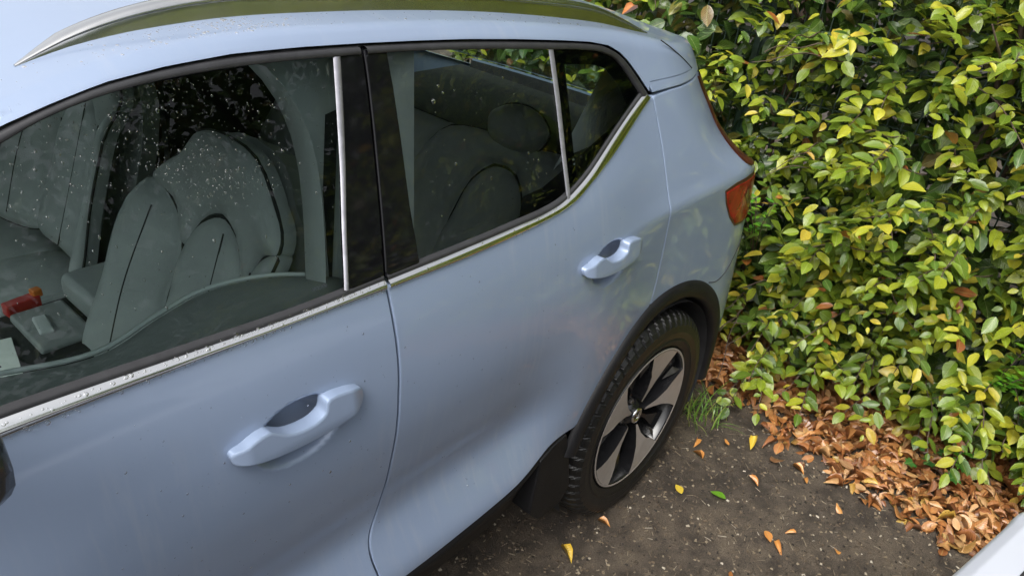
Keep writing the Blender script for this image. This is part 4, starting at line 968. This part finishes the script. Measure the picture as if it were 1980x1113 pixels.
# ================= wire fence inside the hedge =================
fence = empty('wire_fence', (1.24, -1.0, 0)); tag(fence, 'dark green wire mesh fence standing inside the beech hedge', 'fence')
mb = MB(); mb.tube([(0, 0, 0), (0, 0, 1.9)], .0028, 5); wv = None
for i in range(84):
    if wv is None: o = mb.build('upright_wire', m_wire, fence, True); wv = o.data
    else: o = link('upright_wire', wv, None, fence)
    o.location = (0, 2.2 - i * .05, .02)
mb = MB(); mb.tube([(.006, -2.0, 0), (.006, 2.2, 0)], .0032, 5); wh = None
for i in range(10):
    if wh is None: o = mb.build('cross_wire', m_wire, fence, True); wh = o.data
    else: o = link('cross_wire', wh, None, fence)
    o.location = (0, 0, .08 + i * .2)
mb = MB(); mb.box((.03, 0, .95), (.04, .06, 1.94)); pb = None
for yy_ in (-1.9, .55, 2.15):
    if pb is None: o = bevel(mb.build('post', m_wire, fence), .004, 1); pb = o
    else: o = pb.copy(); COL.objects.link(o)
    o.location = (0, yy_, 0)

# ================= leaf litter =================
EDGE = ([-6., -2.5, -1.81, -1.72, -1.43, -1.16, -.97, -.80, -.6, 1.5], [.60, .62, .637, .629, .659, .728, .826, .80, .80, .85])
n = 9500; y = rng.uniform(-3.4, .2, n); e = np.interp(y, *EDGE) + .025 * np.sin(y * 23) + .02 * np.sin(y * 51); x = e + rng.random(n) ** 1.05 * (1.42 - e) + rng.normal(0, .012, n)
stray = rng.random(n) < .02; x = np.where(stray, x - rng.random(n) * .18, x)
dens = np.clip((x - e) / .06, .35, 1); z = .006 + .040 * dens * rng.random(n) ** 1.2
Pl = np.stack([x, y, z], 1); az = rng.uniform(0, 2 * np.pi, n)
Al = np.stack([np.cos(az), np.sin(az), rng.normal(.0, .22, n)], 1); Nl = np.stack([rng.normal(0, .5, n), rng.normal(0, .5, n), np.ones(n)], 1); Ll = rng.uniform(.030, .066, n)
okl = ~((np.abs(y) < .88) & (x < .60)); Pl, Al, Nl, Ll = Pl[okl], Al[okl], Nl[okl], Ll[okl]
u, v_, d = screen(Pl); vis = (np.abs(u) < .50) & (np.abs(v_) < .28) & (Pl[:, 0] < 1.06) & (Pl[:, 2] > .022)
score = np.where(vis, Ll / d * (1 + .6 * rng.random(len(Pl))), -1); pick = np.argsort(-score)[:290]
for i in pick:
    tag(place_leaf('fallen_leaf', ML[int(rng.integers(12))], Pl[i], Al[i], Nl[i], float(Ll[i])), 'dry brown leaf lying in the litter strip along the foot of the hedge', 'leaf', 'brown leaves of the litter strip')
rest = np.ones(len(Pl), bool); rest[pick] = False
leaf_mass('leaf_litter', Pl[rest], Al[rest], Nl[rest], Ll[rest], TL, m_litter, None)
tag(bpy.data.objects['leaf_litter'], 'thick layer of dry brown beech leaves along the foot of the hedge', 'leaf litter')
# single leaves on the bare asphalt
for (x, y, L, me, lab, grp) in [
    (-.303, -.886, .062, MY[2], 'curled yellow leaf on the asphalt below the rear door sill', None),
    (.167, -1.033, .045, MY[0], 'small yellow leaf on bare asphalt next to the rear wheel', None),
    (.259, -1.150, .055, leaf_meshes('fallen_leaf', TG[:1], m_privet)[0], 'yellow green leaf lying flat on bare asphalt near the small yellow leaf', None),
    (-.137, -.902, .045, MO[0], 'small orange leaf touching the foot of the rear tyre', None),
    (.553, -1.096, .065, MY[3], 'narrow yellow leaf on the asphalt beside the grass tuft', None)]:
    a = random.uniform(0, 6.28); tag(place_leaf('fallen_leaf', me, (x, y, .012), (math.cos(a), math.sin(a), .1), (random.gauss(0, .2), random.gauss(0, .2), 1), L), lab, 'leaf')
for (x, y) in [(.376, -.996), (.520, -1.029), (.545, -1.317), (.215, -1.349), (-.002, -1.306), (.298, -1.384), (.231, -1.307), (.40, -1.20), (.33, -1.52), (.46, -.93), (.60, -1.24), (.50, -1.46)]:
    a = random.uniform(0, 6.28); tag(place_leaf('fallen_leaf', MO[int(rng.integers(9))], (x, y, .010), (math.cos(a), math.sin(a), .1), (random.gauss(0, .3), random.gauss(0, .3), 1), random.uniform(.026, .055)), 'orange brown leaf scattered alone on the open asphalt', 'leaf', 'orange leaves scattered on the asphalt')
# one leaf caught on the roof edge at the back
tag(place_leaf('fallen_leaf', MO[1], (.06, -.55, 1.463), (.8, -.3, .1), (0, -.3, 1), .05), 'pale orange leaf lying on the rear edge of the roof', 'leaf')

# ================= grit, needles and straw on the asphalt =================
def gritmat():
    m, t, b, o = nodes('grit'); g_ = t.nodes.new('ShaderNodeNewGeometry')
    t.links.new(ramp(t, g_.outputs['Random Per Island'], [(0, (.012, .010, .008)), (.4, (.05, .036, .024)), (.75, (.11, .08, .05)), (.95, (.22, .18, .12)), (1, (.40, .36, .29))]), b.inputs['Base Color']); b.inputs['Roughness'].default_value = .6; return m
m_grit = gritmat()
def grit(name, n, lx, ly, lz, label):
    x = rng.uniform(-1.3, 1.0, n); y = rng.uniform(-2.3, -.15, n); a = rng.uniform(0, np.pi, n); tl = rng.normal(0, .12, n)
    T = np.array([(-1, -1, 0), (1, -.6, 0), (1, .7, .2), (-1, 1, 0), (-.7, -.6, 1), (.8, -.3, 1), (.6, .5, .8), (-.8, .6, .9)], float)
    F = np.array([(0, 3, 2, 1), (4, 5, 6, 7), (0, 1, 5, 4), (1, 2, 6, 5), (2, 3, 7, 6), (3, 0, 4, 7)])
    sx = rng.uniform(*lx, n)[:, None]; sy = rng.uniform(*ly, n)[:, None]; sz = rng.uniform(*lz, n)[:, None]
    X = T[None, :, 0] * sx; Y = T[None, :, 1] * sy; Z = T[None, :, 2] * sz + X * tl[:, None]
    c_, s_ = np.cos(a)[:, None], np.sin(a)[:, None]
    V = np.stack([x[:, None] + X * c_ - Y * s_, y[:, None] + X * s_ + Y * c_, Z + gz(x, y)[:, None] + .0005], -1)
    Fa = (F[None] + (np.arange(n) * 8)[:, None, None]).reshape(-1, 4)
    return tag(bulk(name, V.reshape(-1, 3), Fa, m_grit, smooth=False), label, 'debris', kind='stuff')
grit('needles', 7500, (.004, .016), (.0005, .0013), (.0006, .0014), 'loose needles and straw scattered over the asphalt')
grit('gravel', 11000, (.0014, .0062), (.0012, .0048), (.0012, .0042), 'fine loose stones scattered over the asphalt')

# ================= small plants =================
tuft = empty('grass_tuft', (.585, -.865, 0)); tag(tuft, 'green grass tuft growing at the asphalt edge behind the rear wheel', 'grass')
for k in range(70):
    a = random.uniform(0, 6.28); L = random.uniform(.07, .19); out_ = random.uniform(.3, 1.0); p0 = Vector((random.gauss(0, .035), random.gauss(0, .05), 0)); mb = MB(); w = random.uniform(.0014, .0028); sd_ = Vector((-math.sin(a), math.cos(a), 0)); V = []
    for i in range(6):
        t_ = i / 5; c = p0 + Vector((math.cos(a) * out_ * L * t_ ** 1.4, math.sin(a) * out_ * L * t_ ** 1.4, L * (t_ - .55 * out_ * t_ * t_))); ww = w * (1 - t_ ** 2) + .0002; V += [c - sd_ * ww, c + sd_ * ww]
    uvs = [(j % 2, j // 2 / 5) for j in range(12)]
    mesh('blade', V, [(2 * i, 2 * i + 1, 2 * i + 3, 2 * i + 2) for i in range(5)], m_grass, tuft, uv=uvs)
TP = [leaf_template(.2, .1, .1, .02, 40, .21), leaf_template(.1, .25, .05, .02, 41, .19)]; MP = leaf_meshes('leaf', TP, m_privet)
for (x, y, z, nn, lab) in [(.98, -1.690, .05, 46, 'bright green small leaved shrub sprig low at the foot of the hedge'), (1.0, -1.66, .38, 60, 'bright green small leaved shrub sprig leaning out halfway up the hedge above the low sprig'), (.965, -.745, .60, 40, 'bright green small leaved shrub sprig beside the red tail lamp'), (1.05, -1.80, .30, 40, 'bright green small leaved shrub sprig deeper in the hedge next to the leaning sprig')]:
    sp_ = empty('privet_sprig', (x, y, z)); tag(sp_, lab, 'shrub')
    mb = MB()
    for s in range(4):
        dv = Vector((random.uniform(-.5, .2), random.uniform(-.6, .6), 1)).normalized(); L = random.uniform(.12, .24); mb.tube([Vector((.05, 0, -.1)), dv * L * .4, dv * L], .0016, 4)
        for i in range(nn // 4):
            t_ = (i + 1) / (nn // 4); q = dv * L * t_; a = i * 1.57 + random.uniform(-.4, .4); ax = Vector((math.cos(a), math.sin(a), .35)); place_leaf('leaf', MP[i % 2], q, ax, Vector((-.3, -.2, 1)), random.uniform(.022, .038), sp_)
    mb.build('stem', m_twig, sp_, True)
def ivy_leaf():
    pr = [(0, 0), (-.30, -.12), (-.52, .12), (-.34, .30), (-.48, .58), (-.22, .58), (0, 1.), (.22, .58), (.48, .58), (.34, .30), (.52, .12), (.30, -.12)]
    me = bpy.data.meshes.new('leaf'); V = [(0, .3, .02)] + [(x_, y_, .06 * abs(x_)) for x_, y_ in pr]; n = len(pr); me.from_pydata(V, [], [(0, 1 + (i + 1) % n, 1 + i) for i in range(n)]); me.shade_smooth()
    l = me.uv_layers.new(name='UVMap'); 
    for lp in me.loops: l.data[lp.index].uv = (V[lp.vertex_index][0] + .5, V[lp.vertex_index][1])
    me.materials.append(m_ivy); return me
ivm = ivy_leaf(); iv = empty('ivy_plant', (.95, -1.62, .03)); tag(iv, 'dark green ivy with lobed leaves creeping through the brown leaf litter', 'ivy')
mb = MB(); mb.tube([(.08, .10, .0), (.0, .02, .015), (-.02, -.07, .012), (.06, -.14, .01)], .0018, 5); mb.build('stem', m_twig, iv, True)
for dx, dy, L in ((.0, .015, .055), (-.02, -.075, .06), (.06, -.10, .05), (.05, .07, .045), (.09, -.02, .05), (-.06, .06, .045)):
    place_leaf('leaf', ivm, (dx, dy, .03), (random.uniform(-1, .2), random.uniform(-.6, .6), .1), (-.3, -.1, 1), L, iv)

# ================= trees around the parking place =================
def crown_mesh(seed):
    r = np.random.default_rng(seed); c = []
    for k in range(26):
        a = r.uniform(0, 6.28); q = r.random() ** .5 * 2.3; c.append((q * math.cos(a), q * math.sin(a), 3.0 + 4.2 * r.random(), .55 + .5 * r.random()))
    pos = np.concatenate([np.array(b_[:3]) + r.normal(0, 1, (110, 3)) * b_[3] * np.array([1, 1, .7]) for b_ in c]); n = len(pos)
    return pos, np.stack([r.normal(0, 1, n), r.normal(0, 1, n), r.normal(-.4, .5, n)], 1), np.stack([r.normal(0, .6, n), r.normal(0, .6, n), np.ones(n)], 1), r.uniform(.18, .32, n), c
TREES = []
for k in range(3):
    pos, A, N, L, c = crown_mesh(100 + k); tr = empty('leafy_tree'); cm = leaf_mass('crown', pos, A, N, L, TG, m_leafin, tr)
    mb = MB(); mb.tube([(0, 0, -.1), (.05, .02, 1.5), (-.04, .06, 3.2), (.05, 0, 5.2), (.0, .0, 7.0)], [.20, .16, .13, .08, .02], 10)
    for q in c[::2]: mb.tube([(0, 0, max(1.6, q[2] - 1.3)), (q[0] * .5, q[1] * .5, q[2] - .5), q[:3]], [.07, .05, .015], 6)
    mb.build('trunk', m_twig, tr, True); TREES.append(tr)
SP = [(-9.5, -13.5), (-3.5, -14.5), (2.6, -12.5), (4.6, -9.8), (6.0, -7.4), (7.2, -5.0), (6.4, -1.8), (6.9, 1.4), (6.2, 4.6), (8.8, -8.0)]
for i, (x, y) in enumerate(SP):
    s = TREES[i % 3]
    if i < 3: o = s
    else:
        o = s.copy(); COL.objects.link(o)
        for ch in s.children: d_ = ch.copy(); COL.objects.link(d_); d_.parent = o
    o.location = (x, y, 0); o.rotation_euler = (0, 0, i * 1.3); k_ = .85 + .3 * ((i * 7) % 5) / 5; o.scale = (k_, k_, k_)
    beyond = x > 6
    tag(o, 'leafy tree standing beyond the beech hedge' if beyond else 'leafy tree standing beyond the white car', 'tree', 'trees beyond the hedge' if beyond else 'trees beyond the white car')
